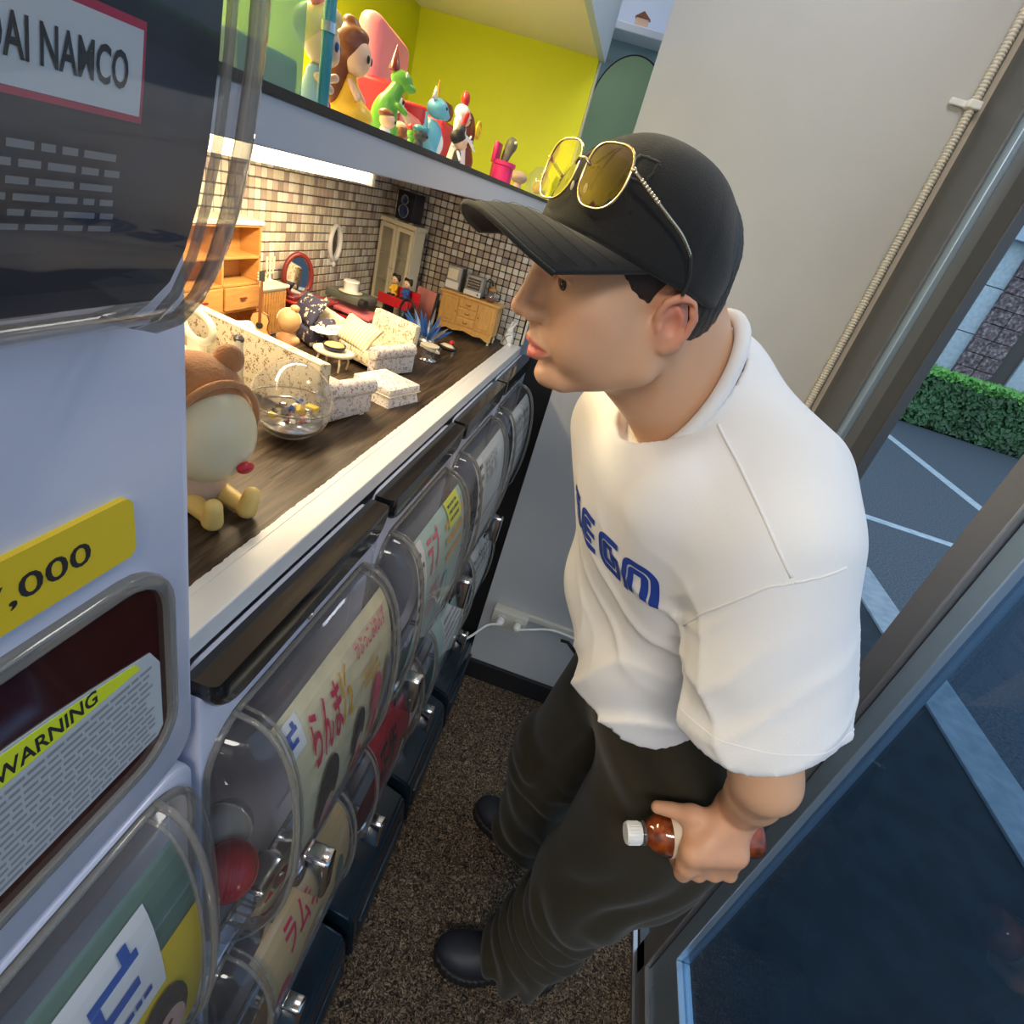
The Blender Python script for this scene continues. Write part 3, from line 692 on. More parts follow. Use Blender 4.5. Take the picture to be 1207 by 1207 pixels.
one('price_tag', MB().box(.0, .003, -.012, .012, -.035, .035, .001), M['inkyel'], 'narrow yellow tag stuck under the cream card of the first capsule machine', 'tag').location = (-.204, .585, .735)
# the tall near unit: exit flap with warning sticker, price plate, big case
c0 = Case(.505, .158, .062, .126, .036)
NV = M['navyc']; ptxt = M['paper']
ops0 = [('l', .50, .86, .395, .47, 3, M['inkgrey']), ('r', .555, .868, .290, .366, M['inkred']), ('r', .560, .863, .296, .360, M['paper']), ('t', 'BANDAI NAMCO', .615, .842, .314, .342, IK),
        ('l', .45, .84, .175, .265, 6, M['inkgrey']), ('l', .40, .66, .05, .13, 4, M['inkgrey'])]
mt = machine('tall near capsule machine with price plate and red bordered maker sign, at top left', Y0 - PY, 1.165, .79, c0, ops0, NV, exitw=(-.15, .142, .048, .200), t1=1.2)
pl = MB(); pl.prism(rrect(-.14, .1245, .222, .258, .006), 0, .0035, 'x'); po = obj('price_plate', pl, M['inkyel'], mt)
f0 = lambda u, v: (.0037, u, v)
mb = MB(); text_on(mb, '₩7,000', f0, .022, .098, .232, .247, .01); obj('price_print', mb, M['ink'], po)
# warning sticker inside the flap
st = MB(); P = [(-.12, .062), (.132, .062), (.137, .068), (.137, .128), (.130, .142)] + [(.130 - .25 * i / 12, .142 + .018 * math.sin(PI * i / 12)) for i in range(1, 13)]
st.prism(P, .0023, .0028, 'x'); so = obj('warning_sticker', st, mat('sticker_grey', (.50, .54, .56), .5), mt)
f1 = lambda u, v: (.0031, u, v)
mb = MB(); P = [(-.118, .136), (.122, .136), (.118, .143)] + [(.118 - .236 * i / 12, .143 + .0155 * math.sin(PI * i / 12)) for i in range(1, 13)]
mb.prism(P, .0028, .0030, 'x'); obj('warning_band', mb, M['lime'], so)
mb = MB(); text_on(mb, 'WARNING', f1, .036, .092, .1385, .1495, .02)
mb.raw([(.0031, .014, .139), (.0031, .029, .139), (.0031, .0215, .152)], [(0, 1, 2)]); obj('warning_print', mb, M['ink'], so)
mb = MB(); r = random.Random(4)
for j in range(13):
    v = .0655 + j * .0053; a = -.11
    while a < .125:
        b = min(.13, a + r.uniform(.004, .014)); mb.raw([f1(a, v), f1(b, v), f1(b, v + .0022), f1(a, v + .0022)], [(0, 1, 2, 3)]); a = b + .0014
obj('small_print', mb, M['inkgrey'], so)
# black bases
for i in range(5):
    yc = Y0 - PY + PY * i + .1725
    t = thing('machine_base', ['black plastic base tray under the nearest column of machines', 'black base tray under the tan card machine', 'black base tray under the dark red card machine', 'black base tray under the blue-green card machine', 'black base tray furthest away beside the grey wall'][i], 'base', (-.205, yc, 0))
    mb = MB(); mb.prism([(-.34, .003), (.108, .003), (.112, .010), (.098, .145), (.088, .165), (.010, .196), (-.34, .196)], -.158, .158, 'y'); 
    bmesh.ops.bevel(mb.bm, geom=[e for e in mb.bm.edges], offset=.006, segments=2, affect='EDGES')
    obj('tray', mb, M['basebl'], t, auto=40)
    mb = MB(); mb.box(.094, .112, -.13, .13, .03, .11, .008); obj('front_lip', mb, M['basebl'], t, auto=40)
# capsules lying in the clear cases
cl = clear_mat('capsule_clear', (.88, .9, .92), .1, .1)
def capsule(x, y, z, r, top, lb, rot):
    t = thing('capsule', lb, 'capsule', (x, y, z), rot=rot)
    obj('upper_half', MB().lathe([(r, 0)] + [(r * math.cos(a), r * math.sin(a)) for a in [PI / 2 * i / 8 for i in range(1, 9)]], 20, cap=False), top, t, smooth=True)
    obj('lower_half', MB().lathe([(0, -r)] + [(r * math.cos(a), r * math.sin(a)) for a in [-PI / 2 + PI / 2 * i / 8 for i in range(1, 9)]], 20, cap=False), cl, t, smooth=True)
    obj('seam', MB().tube([(r * math.cos(a), r * math.sin(a), 0) for a in [2 * PI * i / 20 for i in range(20)]], .0012, 6, True), top, t)
capsule(-.20, .300, .905, .030, M['red'], 'red and clear capsule in the cream card machine, largest in view', (.5, .3, 0))
capsule(-.235, .345, .895, .030, M['wht'], 'white and clear capsule lying behind the red one', (1.2, .4, 0))
capsule(-.20, 1.025, 1.02, .028, M['red'], 'dull red capsule at the left end of the third machine', (.2, .6, 0))
capsule(-.20, .655, .98, .028, M['darkgrey'], 'dark capsule at the left end of the second machine', (.8, .2, 0))

# ---------------------------------------------------------------- miniatures on the counter (z = ZC)
def at(name, label, cat, x, y, rz=0, z=ZC, group=None, rot=None): return thing(name, label, cat, (x, y, z), math.radians(rz), group, rot)
def cushion_mb(w, d, h, puff=.35):
    return MB().surf(lambda u, v: ((u - .5) * w * (1 - .10 * math.sin(PI * v)), (v - .5) * d * (1 - .10 * math.sin(PI * u)), h * .5 * (math.sin(PI * u) * math.sin(PI * v)) ** puff), 14, 14)
def pillow(name, parent, w, d, h, m, M_, label=None):
    mb = MB()
    for s in (1, -1):
        mb.surf(lambda u, v: tuple(M_ @ Vector(((u - .5) * w * (1 - .10 * math.sin(PI * v)), (v - .5) * d * (1 - .10 * math.sin(PI * u)), s * h * .5 * (math.sin(PI * u) * math.sin(PI * v)) ** .45))), 14, 14)
    bmesh.ops.remove_doubles(mb.bm, verts=mb.bm.verts[:], dist=.0002)
    return obj(name, mb, m, parent, smooth=True, label=label)
# floral sofa seen from behind
s = at('toy_sofa', 'miniature cream floral sofa with its long back to the camera', 'toy sofa', -.480, .735, -15)
obj('back', MB().box(-.142, .135, -.010, .010, .006, .092, .003), M['floral'], s)
obj('piping', MB().tube([(-.14, -.009, .0915), (.134, -.009, .0915)], .0017, 6), M['cer'], s)
obj('seat', MB().box(-.13, .125, .01, .085, .01, .042, .006), M['floral'], s)
for q in (-1, 1):
    x = .128 * q
    a = obj('arm', MB().box(x - .010, x + .010, .0, .105, .004, .045, .003), M['floralw'], s, auto=40)
    obj('arm_roll', MB().cyl((x + .003 * q, -.004, .050), (x + .003 * q, .108, .046), .0135, n=16, bev=.002), M['floralw'], a, auto=40)
    for yy in (.004, .09): obj('foot', MB().box(x - .006, x + .006, yy - .005, yy + .005, 0, .007), M['wht'], s)
# armchair
s = at('toy_armchair', 'miniature cream floral armchair with a striped cushion on its seat', 'toy armchair', -.430, 1.035, -22)
obj('back', MB().box(-.058, .058, .040, .058, .012, .094, .006, M=Matrix.Translation((0, .045, 0)) @ Matrix.Rotation(-.12, 4, 'X') @ Matrix.Translation((0, -.045, 0))), M['floral'], s, auto=40)
obj('seat', MB().box(-.046, .046, -.045, .045, .010, .038, .006), M['floral'], s, auto=40)
for q in (-1, 1):
    x = .056 * q
    a = obj('arm', MB().box(x - .009, x + .009, -.052, .055, .002, .040, .003), M['floralw'], s, auto=40)
    obj('arm_roll', MB().cyl((x + .003 * q, -.056, .044), (x + .003 * q, .052, .047), .0125, n=16, bev=.002), M['floralw'], a, auto=40)
st = mat('striped_cushion', (.72, .62, .42), .8); nt = st.node_tree; wv = nt.nodes.new('ShaderNodeTexWave'); wv.inputs['Scale'].default_value = 42; wv.bands_direction = 'X'
crn = nt.nodes.new('ShaderNodeValToRGB'); crn.color_ramp.elements[0].color = (.45, .33, .18, 1); crn.color_ramp.elements[1].color = (.78, .68, .46, 1); crn.color_ramp.elements[1].position = .45
nt.links.new(nt.nodes['Texture Coordinate'].outputs['Object'], wv.inputs['Vector']); nt.links.new(wv.outputs['Fac'], crn.inputs[0]); nt.links.new(crn.outputs[0], nt.nodes['Principled BSDF'].inputs['Base Color'])
c = pillow('toy_cushion', None, .098, .060, .020, st, Matrix.Identity(4)); c.location = (-.455, 1.018, ZC + .056); c.rotation_euler = (math.radians(48), math.radians(4), math.radians(-22)); setp(c, 'cream cushion with fine stripes leaning on the floral armchair', 'cushion')
# footstool
s = at('toy_footstool', 'miniature white floral footstool with a lidded top at the counter edge', 'toy footstool', -.335, .895, -17)
mb = MB(); mb.lathe([(.058, 0), (.052, .018)], 4, M=Matrix.Rotation(PI / 4, 4, 'Z')); obj('base', mb, M['floralw'], s)
obj('lid', MB().box(-.041, .041, -.041, .041, .018, .032, .004), M['floralw'], s, auto=40)
obj('welt', MB().tube([(-.041, -.041, .019), (.041, -.041, .019), (.041, .041, .019), (-.041, .041, .019)], .0012, 6, True), M['cer'], s)
# tea table with pie dish
s = at('toy_table', 'miniature round white table between sofa and armchair', 'toy table', -.462, .945)
obj('top', MB().lathe([(0, .028), (.036, .028), (.038, .031), (.037, .034), (0, .034)], 28, sy=.8), M['cer'], s, auto=40)
for k in range(4): a = PI / 4 + k * PI / 2; obj('leg', MB().tube([(.026 * math.cos(a), .02 * math.sin(a), .03), (.031 * math.cos(a), .025 * math.sin(a), .014), (.028 * math.cos(a), .022 * math.sin(a), 0)], .002, 6), M['cer'], s)
s = at('toy_pie', 'golden pie in a small navy dish on the round white table', 'toy food', -.462, .945, z=ZC + .0345)
obj('dish', MB().lathe([(.014, 0), (.019, .003), (.021, .009), (.0195, .009), (.018, .006), (0, .006)], 24), mat('navy_enamel', (.01, .012, .05), .3), s, smooth=True)
obj('crust', MB().lathe([(.0185, .007), (.016, .010), (0, .0105)], 24), mat('pie_crust', (.80, .50, .16), .6, var=.3, vscale=300), s, smooth=True)
# clear ball with trinkets
s = at('clear_ball', 'clear plastic ball half filled with small silver trinkets', 'ball', -.362, .640, z=ZC + .052)
def half(sg): return MB().lathe([(.052 * math.cos(a), sg * .052 * math.sin(a)) for a in [PI / 2 * i / 14 for i in range(15)]], 40, cap=False)
obj('upper_half', half(1), M['ball'], s, smooth=True); obj('lower_half', half(-1), M['ball'], s, smooth=True)
obj('rim', MB().tube([(.0525 * math.cos(a), .0525 * math.sin(a), -.002) for a in [2 * PI * i / 48 for i in range(48)]], .0014, 6, True), M['clearrib'], s, smooth=True)
r = random.Random(9)
mb = MB(); mb.lathe([(0, -.049), (.020, -.045), (.034, -.036), (.040, -.028), (0, -.026)], 24); obj('tray', mb, M['silver'], s, smooth=True)
tr = [(M['silver'], 'silver'), (M['darkgrey'], ''), (M['wht'], ''), (M['inkyel'], ''), (M['dblue'], ''), (M['pink'], '')]
for i in range(16):
    a = r.uniform(0, 6.28); d = r.uniform(.004, .032); mb = MB(); m = tr[i % 6][0]; q = r.uniform(.004, .008); Mx = Matrix.Translation((d * math.cos(a), d * math.sin(a), -.020 + r.uniform(-.004, .012))) @ Matrix.Rotation(r.uniform(0, 3), 4, (r.random(), r.random(), r.random()))
    if i % 3 == 0: mb.box(-q, q, -q * .7, q * .7, -q * .5, q * .5, .001, M=Mx)
    elif i % 3 == 1: mb.lathe([(0, -q), (q * .8, -q * .4), (q * .5, q * .2), (q * .7, q), (0, q)], 10, M=Mx)
    else: mb.ell((0, 0, 0), (q, q * .6, q * .5), 10, M=None); bmesh.ops.transform(mb.bm, matrix=Mx, verts=mb.bm.verts[:])
    obj('trinket', mb, m, s, auto=40)
obj('wire', MB().tube([(-.034, -.012, -.004), (-.02, -.02, .004), (-.004, -.022, .010), (.010, -.018, .012), (.022, -.014, .008)], .0016, 6), M['silver'], s, smooth=True)
# hooded plush
s = at('hooded_toy', 'hooded toy with blank cream oval face, red mouth and yellow feet', 'toy', -.338, .440, -18)
TF = mat('tan_felt', (.56, .25, .09), .95, bump=.8, bscale=400, sheen=.4)
blob('hood', [((-.010, 0, .098), (.046, .050, .050)), ((-.012, 0, .125), (.036, .040, .030))], .0022, TF, s, k=.01)
for q in (-1, 1): blob('ear', [((-.004, .030 * q, .150), (.013, .014, .014))], .002, TF, s)
blob('face_plate', [((.012, 0, .086), (.037, .043, .049))], .002, mat('cream_face', (.74, .68, .46), .35), s)
obj('hood_seam', MB().tube([(.016 + .012 * math.sin(a), .046 * math.cos(a), .088 + .053 * math.sin(a)) for a in [PI * 1.12 * i / 30 - .2 for i in range(31)]], .0035, 8), TF, s, smooth=True)
blob('body', [((-.010, 0, .030), (.028, .030, .034)), ((-.01, 0, .05), (.028, .03, .02))], .0025, mat('fawn_cloth', (.62, .46, .33), .9), s, k=.008)
blob('mouth', [((.0475, .012, .062), (.005, .009, .006))], .001, M['red'], s)
YF = mat('yellow_rubber', (.85, .62, .20), .5)
for q in (-1, 1):
    blob('leg', [((-.005, .016 * q, .014), (.036, .018 * q, .012), .011, .0085)], .0018, YF, s)
    blob('foot', [((.043, .019 * q, .010), (.047, .021 * q, .028), .010, .0085)], .0018, YF, s)
# twisted pillar candle, cream cradle seat with basket
s = at('toy_candle', 'tall cream twisted candle with a dark tip before the sofa back', 'candle', -.462, .672)
def tw(u, v): a = 2 * PI * v; rr = (.0085 - .0022 * u) * (1 + .13 * math.cos(3 * a + 16 * u)); return (rr * math.cos(a), rr * math.sin(a), .008 + .088 * u)
obj('shaft', MB().surf(tw, 36, 24, cv=True), M['cer'], s, smooth=True)
obj('base', MB().lathe([(.013, 0), (.014, .004), (.010, .010)], 20), M['cer'], s, auto=40); obj('tip', MB().lathe([(.0065, .094), (.007, .098), (.004, .102)], 12), M['darkgrey'], s)
s = at('toy_cradle', 'cream miniature seat with an open oval handle beside the near machine', 'toy seat', -.575, .690, -15)
obj('seat', MB().box(-.06, .062, -.032, .035, .008, .036, .006), M['cer'], s, auto=40)
obj('mattress', MB().box(-.055, .056, -.028, .03, .036, .044, .004), M['wht'], s, auto=40)
for q in ((-.05, -.026), (.05, -.026), (-.05, .028), (.05, .028)): obj('foot', MB().cyl((q[0], q[1], 0), (q[0], q[1], .01), .004), M['cer'], s)
obj('oval_handle', MB().tube([(.022 + .030 * math.cos(a), .022, .082 + .020 * math.sin(a)) for a in [2 * PI * i / 28 for i in range(28)]], .0055, 10, True), M['cer'], s, smooth=True)
obj('handle_post', MB().box(.006, .034, .016, .028, .044, .066, .003), M['cer'], s)
# wooden bookcase, slatted cabinet, guitar, candlestick
W = M['wood']
s = at('toy_bookcase', 'honey wood miniature bookcase with a drawer, tallest piece at the left', 'toy bookcase', -.628, .868, 0)
X0, X1, Y0_, Y1_ = -.030, .010, -.115, .085
for a, b in ((Y0_, Y0_ + .005), (-.017, -.012), (Y1_ - .005, Y1_)): obj('side', MB().box(X0, X1, a, b, .004, .200, .001), W, s)
obj('back', MB().box(X0, X0 + .003, Y0_, Y1_, .004, .200), W, s)
for z in (.010, .062, .105, .148, .197): obj('shelf_board', MB().box(X0, X1, Y0_, Y1_, z - .002, z + .002, .0006), W, s)
obj('top', MB().box(X0 - .001, X1 + .003, Y0_ - .003, Y1_ + .003, .199, .206, .001), M['cer'], s)
for a, b, z0, z1 in ((-.010, .079, .065, .102), (-.109, -.018, .065, .102)):
    d = obj('drawer', MB().box(X1 - .002, X1 + .003, a, b, z0, z1, .001), W, s); m_ = (a + b) / 2
    obj('knob', MB().box(X1 + .003, X1 + .006, m_ - .008, m_ + .008, (z0 + z1) / 2 - .001, (z0 + z1) / 2 + .0015), M['dred'], d)
s = at('toy_cabinet', 'small cream slatted cabinet right of the honey bookcase', 'toy cabinet', -.640, 1.005, 0)
obj('carcass', MB().box(-.026, .018, -.040, .040, .003, .090, .001), M['cer'], s); obj('top', MB().box(-.028, .024, -.043, .043, .090, .095, .001), M['cer'], s)
for i in range(9): obj('slat', MB().box(.018, .021, -.036 + i * .0085, -.031 + i * .0085, .008, .084, .0006), W, s)
s = at('toy_guitar', 'miniature acoustic guitar leaning against the honey bookcase', 'guitar', -.603, .935, 30, rot=(math.radians(-6), 0, math.radians(30)))
gp = [(0, .0), (.014, .003), (.020, .012), (.019, .022), (.013, .030), (.0135, .038), (.0155, .046), (.012, .056), (.003, .060)]
obj('body', MB().prism([(x, z) for x, z in gp] + [(-x, z) for x, z in gp[::-1]], -.005, .005, 'y'), mat('guitar_top', (.72, .42, .14), .3, coat=.4), s)
obj('binding', MB().tube([(x, -.005, z) for x, z in gp] + [(-x, -.005, z) for x, z in gp[::-1]], .001, 6, True), M['dred'], s)
obj('sound_hole', MB().lathe([(.006, 0), (.006, .0006)], 16, M=Matrix.Translation((0, -.0051, .036)) @ Matrix.Rotation(PI / 2, 4, 'X')), M['ink'], s)
obj('neck', MB().box(-.0025, .0025, -.007, -.003, .040, .112, .0005), M['brownh'], s); obj('headstock', MB().box(-.0045, .0045, -.006, -.003, .112, .128, .001), M['ink'], s)
for z in (.114, .119, .124):
    for q in (-1, 1): obj('tuning_peg', MB().ell((.0062 * q, -.0045, z), .0016, 8), M['cer'], s)
s = at('toy_candlestick', 'cream branched candlestick behind the slatted cabinet', 'candlestick', -.645, 1.025, z=ZC + .0955)
obj('stem', MB().lathe([(.009, 0), (.008, .002), (.002, .005), (.0015, .020), (.003, .023), (.001, .028)], 12), M['cer'], s, smooth=True)
for q in (-1, 0, 1):
    obj('arm', MB().tube([(0, 0, .018), (0, .007 * q, .014), (0, .011 * q, .022)], .0012, 6), M['cer'], s); obj('candle', MB().cyl((0, .011 * q, .022 + .006 * (q == 0)), (0, .011 * q, .044 + .006 * (q == 0)), .0022, n=8), M['cer'], s)
# dressing table with oval mirror
s = at('toy_dressing_table', 'mahogany dressing table with a tall oval mirror', 'toy dressing table', -.612, 1.12, 0)
obj('top', MB().box(-.030, .032, -.055, .062, .056, .061, .001), mat('red_varnish', (.42, .03, .025), .25), s); obj('carcass', MB().box(-.026, .026, -.048, .054, .022, .056, .001), M['dred'], s)
for i in range(3): d = obj('drawer', MB().box(.026, .028, -.045 + i * .033, -.015 + i * .033, .028, .052, .0006), M['dred'], s); obj('knob', MB().ell((.030, -.03 + i * .033, .04), .0018, 8), M['chrome'], d)
for q in ((-.022, -.044), (.022, -.044), (-.022, .05), (.022, .05)): obj('leg', MB().cyl((q[0], q[1], 0), (q[0], q[1], .024), .0022, .0034, 8), M['dred'], s)
Mm = Matrix.Translation((-.018, -.022, .105)) @ Matrix.Rotation(math.radians(-28), 4, 'Z')
ov = [(0, .030 * math.cos(a), .041 * math.sin(a)) for a in [2 * PI * i / 36 for i in range(36)]]
fr = obj('mirror_frame', MB().tube([Mm @ Vector(p) for p in ov], .0048, 10, True), M['dred'], s, smooth=True)
mb = MB(); vs = [mb.bm.verts.new(Mm @ Vector(p)) for p in ov]; mb.bm.faces.new(vs); obj('mirror_glass', mb, mat('mirror', (.6, .6, .6), .03, 1), fr)
obj('mirror_stand', MB().box(-.026, -.006, -.05, .006, .061, .068, .002), M['dred'], s)
s = at('toy_trinket_dish', 'tiny silver dish on the mahogany dressing table', 'dish', -.590, 1.145, z=ZC + .0612)
obj('dish', MB().lathe([(.004, 0), (.009, .003), (.008, .003), (0, .001)], 14), M['silver'], s)
obj('scent_bottle', MB().lathe([(.003, .001), (.0035, .006), (.001, .008), (.001, .011)], 10), M['cer'], s)
# small seated figure seen from behind
s = at('toy_doll', 'small doll with a blonde bun seen from behind the sofa', 'doll', -.535, .915)
DH = mat('tan_doll_hair', (.55, .33, .15), .45); blob('head', [((0, 0, .068), (.019, .019, .021))], .0015, DH, s)
obj('hair_strand', MB().tube([(.0195 * math.cos(a) * math.cos(.5), .0195 * math.cos(a) * math.sin(.5) , .068 + .021 * math.sin(a)) for a in [PI * i / 14 for i in range(15)]], .0012, 6), M['cer'], s)
blob('bun', [((.006, .006, .090), (.008, .008, .006))], .0012, DH, s)
blob('torso', [((0, 0, .004), (0, 0, .040), .018, .013), ((-.014, 0, .036), (.014, 0, .036), .008, .008)], .0015, mat('tan_skin', (.62, .33, .16), .5), s)
s = at('toy_plate', 'white scalloped plate lying on the blossom cushion arm', 'plate', -.505, .985, z=ZC + .046)
obj('plate', MB().surf(lambda u, v: ((.005 + .019 * u) * (1 + .08 * u * math.cos(16 * PI * v)) * math.cos(2 * PI * v), (.005 + .019 * u) * (1 + .08 * u * math.cos(16 * PI * v)) * math.sin(2 * PI * v), .004 * u * u), 6, 48, cv=True), M['wht'], s, smooth=True)
obj('foot_ring', MB().lathe([(.008, -.002), (.008, 0)], 16), M['wht'], s)
# navy blossom chairs
s = at('toy_navy_sofa', 'navy blossom patterned miniature sofa piled with cushions', 'toy sofa', -.570, 1.065, -35)
obj('seat', MB().box(-.055, .055, -.035, .03, .004, .032, .006), M['navyf'], s, auto=40); obj('back', MB().box(-.055, .055, .024, .042, .004, .062, .006), M['cer'], s, auto=40)
for q in (-1, 1): obj('arm', MB().box(.055 * q - .007, .055 * q + .007, -.036, .04, .004, .044, .005), M['navyf'], s, auto=40)
for (x, y, z, rx, rz, w_, lb) in ((-.580, 1.060, .060, 55, -30, .085, 'large navy cushion with white blossom leaning upright'), (-.530, 1.035, .044, 20, -60, .060, 'small navy blossom cushion lying in front of the large one')):
    c = pillow('toy_cushion', None, w_, w_ * .75, .026, M['navyf'], Matrix.Identity(4)); c.location = (x, y, ZC + z); c.rotation_euler = (math.radians(rx), 0, math.radians(rz)); setp(c, lb, 'cushion', 'navy blossom cushions')
# wall mirror
s = thing('wall_mirror', 'small white oval mirror hung on the left tiled wall', 'mirror', (XN + .004, 1.306, 1.410))
fr = obj('frame', MB().tube([(.002, .024 * math.cos(a), .036 * math.sin(a)) for a in [2 * PI * i / 32 for i in range(32)]], .0052, 10, True), M['wht'], s, smooth=True)
mb = MB(); mb.bm.faces.new([mb.bm.verts.new((.001, .021 * math.cos(a), .033 * math.sin(a))) for a in [2 * PI * i / 32 for i in range(32)]]); obj('glass', mb, bpy.data.materials['mirror'], s)
obj('drop', MB().ell((.003, 0, -.046), (.004, .006, .007), 10), M['wht'], s, smooth=True)
# grey piano-like table with hat
s = at('toy_cart', 'dark grey box top on a red cart bed at the tiled wall', 'toy cart', -.585, 1.25, -12)
obj('box_top', MB().box(-.045, .048, -.035, .035, .058, .076, .003), mat('grey_green_metal', (.13, .14, .12), .35), s, auto=40)
obj('roller', MB().cyl((.048, -.028, .066), (.062, -.028, .066), .010), M['ink'], s, auto=40)
obj('bed', MB().box(-.055, .085, -.04, .03, .036, .044, .002), M['pink'], s)
for q in ((-.045, -.03), (.07, -.03), (-.045, .024), (.07, .024)): obj('leg', MB().box(q[0] - .004, q[0] + .004, q[1] - .004, q[1] + .004, 0, .037, .001), M['dred'], s)
for z_ in (.028, .018): obj('side_slat', MB().box(-.05, .08, -.043, -.040, z_ - .003, z_ + .003, .0006), M['red'], s)
s = at('toy_hat', 'tiny cream straw boater on the grey box top', 'hat', -.580, 1.235, z=ZC + .077)
obj('brim', MB().lathe([(.018, .0), (.026, .001), (.026, .0025), (.017, .003)], 24), M['cer'], s, auto=40); obj('crown', MB().lathe([(.016, .002), (.0165, .020), (.018, .023), (.016, .026), (0, .027)], 24), M['wht'], s, auto=40)
# red bench with seated couple and wheel
s = at('toy_bench', 'red miniature cart bench with a black spoked wheel', 'toy bench', -.505, 1.375, -15)
obj('seat', MB().box(-.055, .030, -.024, .022, .060, .067, .001), M['red'], s); obj('side_rail', MB().box(-.060, .036, -.028, -.024, .050, .074, .001), M['red'], s); obj('back_rail', MB().box(-.055, .03, .018, .022, .067, .092, .001), M['red'], s)
whl = obj('wheel', MB().tube([(.034 + .022 * math.cos(a), -.030, .052 + .030 * math.sin(a)) for a in [2 * PI * i / 28 for i in range(28)]], .0026, 8, True), M['ink'], s, smooth=True)
for i in range(8): a = PI * i / 4; obj('spoke', MB().cyl((.034, -.030, .052), (.034 + .022 * math.cos(a), -.030, .052 + .030 * math.sin(a)), .0009, n=6), M['ink'], whl)
for q in (-.045, .02): obj('leg', MB().box(q - .003, q + .003, -.02, .02, 0, .060, .001), M['ink'], s)
for i, (dx, c, lb) in enumerate(((-.033, M['yel'], 'tiny seated doll in yellow with black hair, left of the pair'), (.002, M['dblue'], 'tiny seated doll in blue with black hair, right of the pair'))):
    d = at('toy_doll', lb, 'doll', -.505 + dx, 1.375 - dx * .27, -15, z=ZC + .0675)
    blob('torso', [((0, 0, .008), (0, 0, .024), .009, .007), ((-.009, -.008, .018), (-.006, 0, .026), .0035, .0035), ((.009, -.008, .018), (.006, 0, .026), .0035, .0035)], .0011, c, d)
    blob('head', [((0, -.002, .040), (.0095, .0095, .010))], .0011, M['skinp'], d); blob('hair', [((0, .0015, .043), (.0112, .0105, .0095)), ((.008, .001, .050), .004 * np.ones(3)), ((-.008, .001, .050), .004 * np.ones(3))], .0011, M['ink'], d)
    for q in (-1, 1):
        obj('leg', MB().tube([(.004 * q, 0, .006), (.0045 * q, -.018, .006), (.0045 * q, -.020, -.012)], .0034, 8), M['ink'], d, smooth=True); obj('eye', MB().ell((.0035 * q, -.0112, .041), .0013, 8), M['ink'], d)
# display cabinet, speaker, pink frame
s = at('toy_display_cabinet', 'cream glass-doored miniature display cabinet in the tiled corner', 'toy cabinet', -.598, 1.535, -20)
CR = M['cer']
for a, b, c_, d_, e, f in ((-.058, -.053, -.02, .02, .01, .215), (.053, .058, -.02, .02, .01, .215), (-.058, .058, .017, .02, .01, .215), (-.058, .058, -.02, .02, .01, .016), (-.062, .062, -.024, .022, .215, .226), (-.06, .06, -.022, .021, 0, .01)): obj('panel', MB().box(a, b, c_, d_, e, f, .0008), CR, s)
for q in (-1, 1):
    x0, x1 = (-.057, -.001) if q < 0 else (.001, .057); mb = MB(); P_ = [(x0, .014), (x1, .014), (x1, .213), (x0, .213)]; I_ = [(x0 + .009, .024), (x1 - .009, .024), (x1 - .009, .203), (x0 + .009, .203)]
    for k in range(4):
        a, b, c_, d_ = P_[k], P_[(k + 1) % 4], I_[(k + 1) % 4], I_[k]; mb.prism([a, b, c_, d_], -.025, -.021, 'y')
    dd = obj('door', mb, CR, s); obj('pane', MB().box(x0 + .008, x1 - .008, -.0235, -.0225, .023, .204), M['ball'], dd); obj('knob', MB().ell((-.004 * q * -1 * -1, -.027, .11), .0018, 8), M['chrome'], dd)
for z in (.075, .14): obj('inner_shelf', MB().box(-.053, .053, -.018, .017, z - .0015, z + .0015), CR, s)
s = at('toy_speaker', 'small black two-way speaker on top of the cream cabinet', 'speaker', -.590, 1.535, -20, z=ZC + .2265)
obj('box', MB().box(-.029, .029, -.020, .020, .002, .070, .003), mat('speaker_black', (.012, .014, .022), .3), s, auto=40)
for z, rr in ((.050, .0105), (.024, .0155)):
    dr_ = obj('driver', MB().lathe([(rr, 0), (rr, .003), (rr * .85, .003), (rr * .3, -.001), (0, .001)], 24, M=Matrix.Translation((0, -.020, z)) @ Matrix.Rotation(PI / 2, 4, 'X')), mat('cone_%d' % int(z * 1000), (.03, .06, .16), .3), s, smooth=True)
    obj('driver_ring', MB().tube([(rr * math.cos(a), -.0228, z + rr * math.sin(a)) for a in [2 * PI * i / 24 for i in range(24)]], .0010, 6, True), M['silver'], dr_)
for q in (-.024, .024): obj('foot', MB().box(q - .004, q + .004, -.018, -.010, 0, .003), M['wht'], s)
s = at('toy_picture', 'pink rectangular panel leaning beside the red bench', 'picture', -.500, 1.50, -22, rot=(math.radians(-8), 0, math.radians(-22)))
obj('panel', MB().box(-.034, .034, -.002, .002, 0, .088, .001), mat('salmon_panel', (.80, .30, .26), .5), s); obj('edge', MB().box(.034, .040, -.003, .003, 0, .089), M['darkgrey'], s)
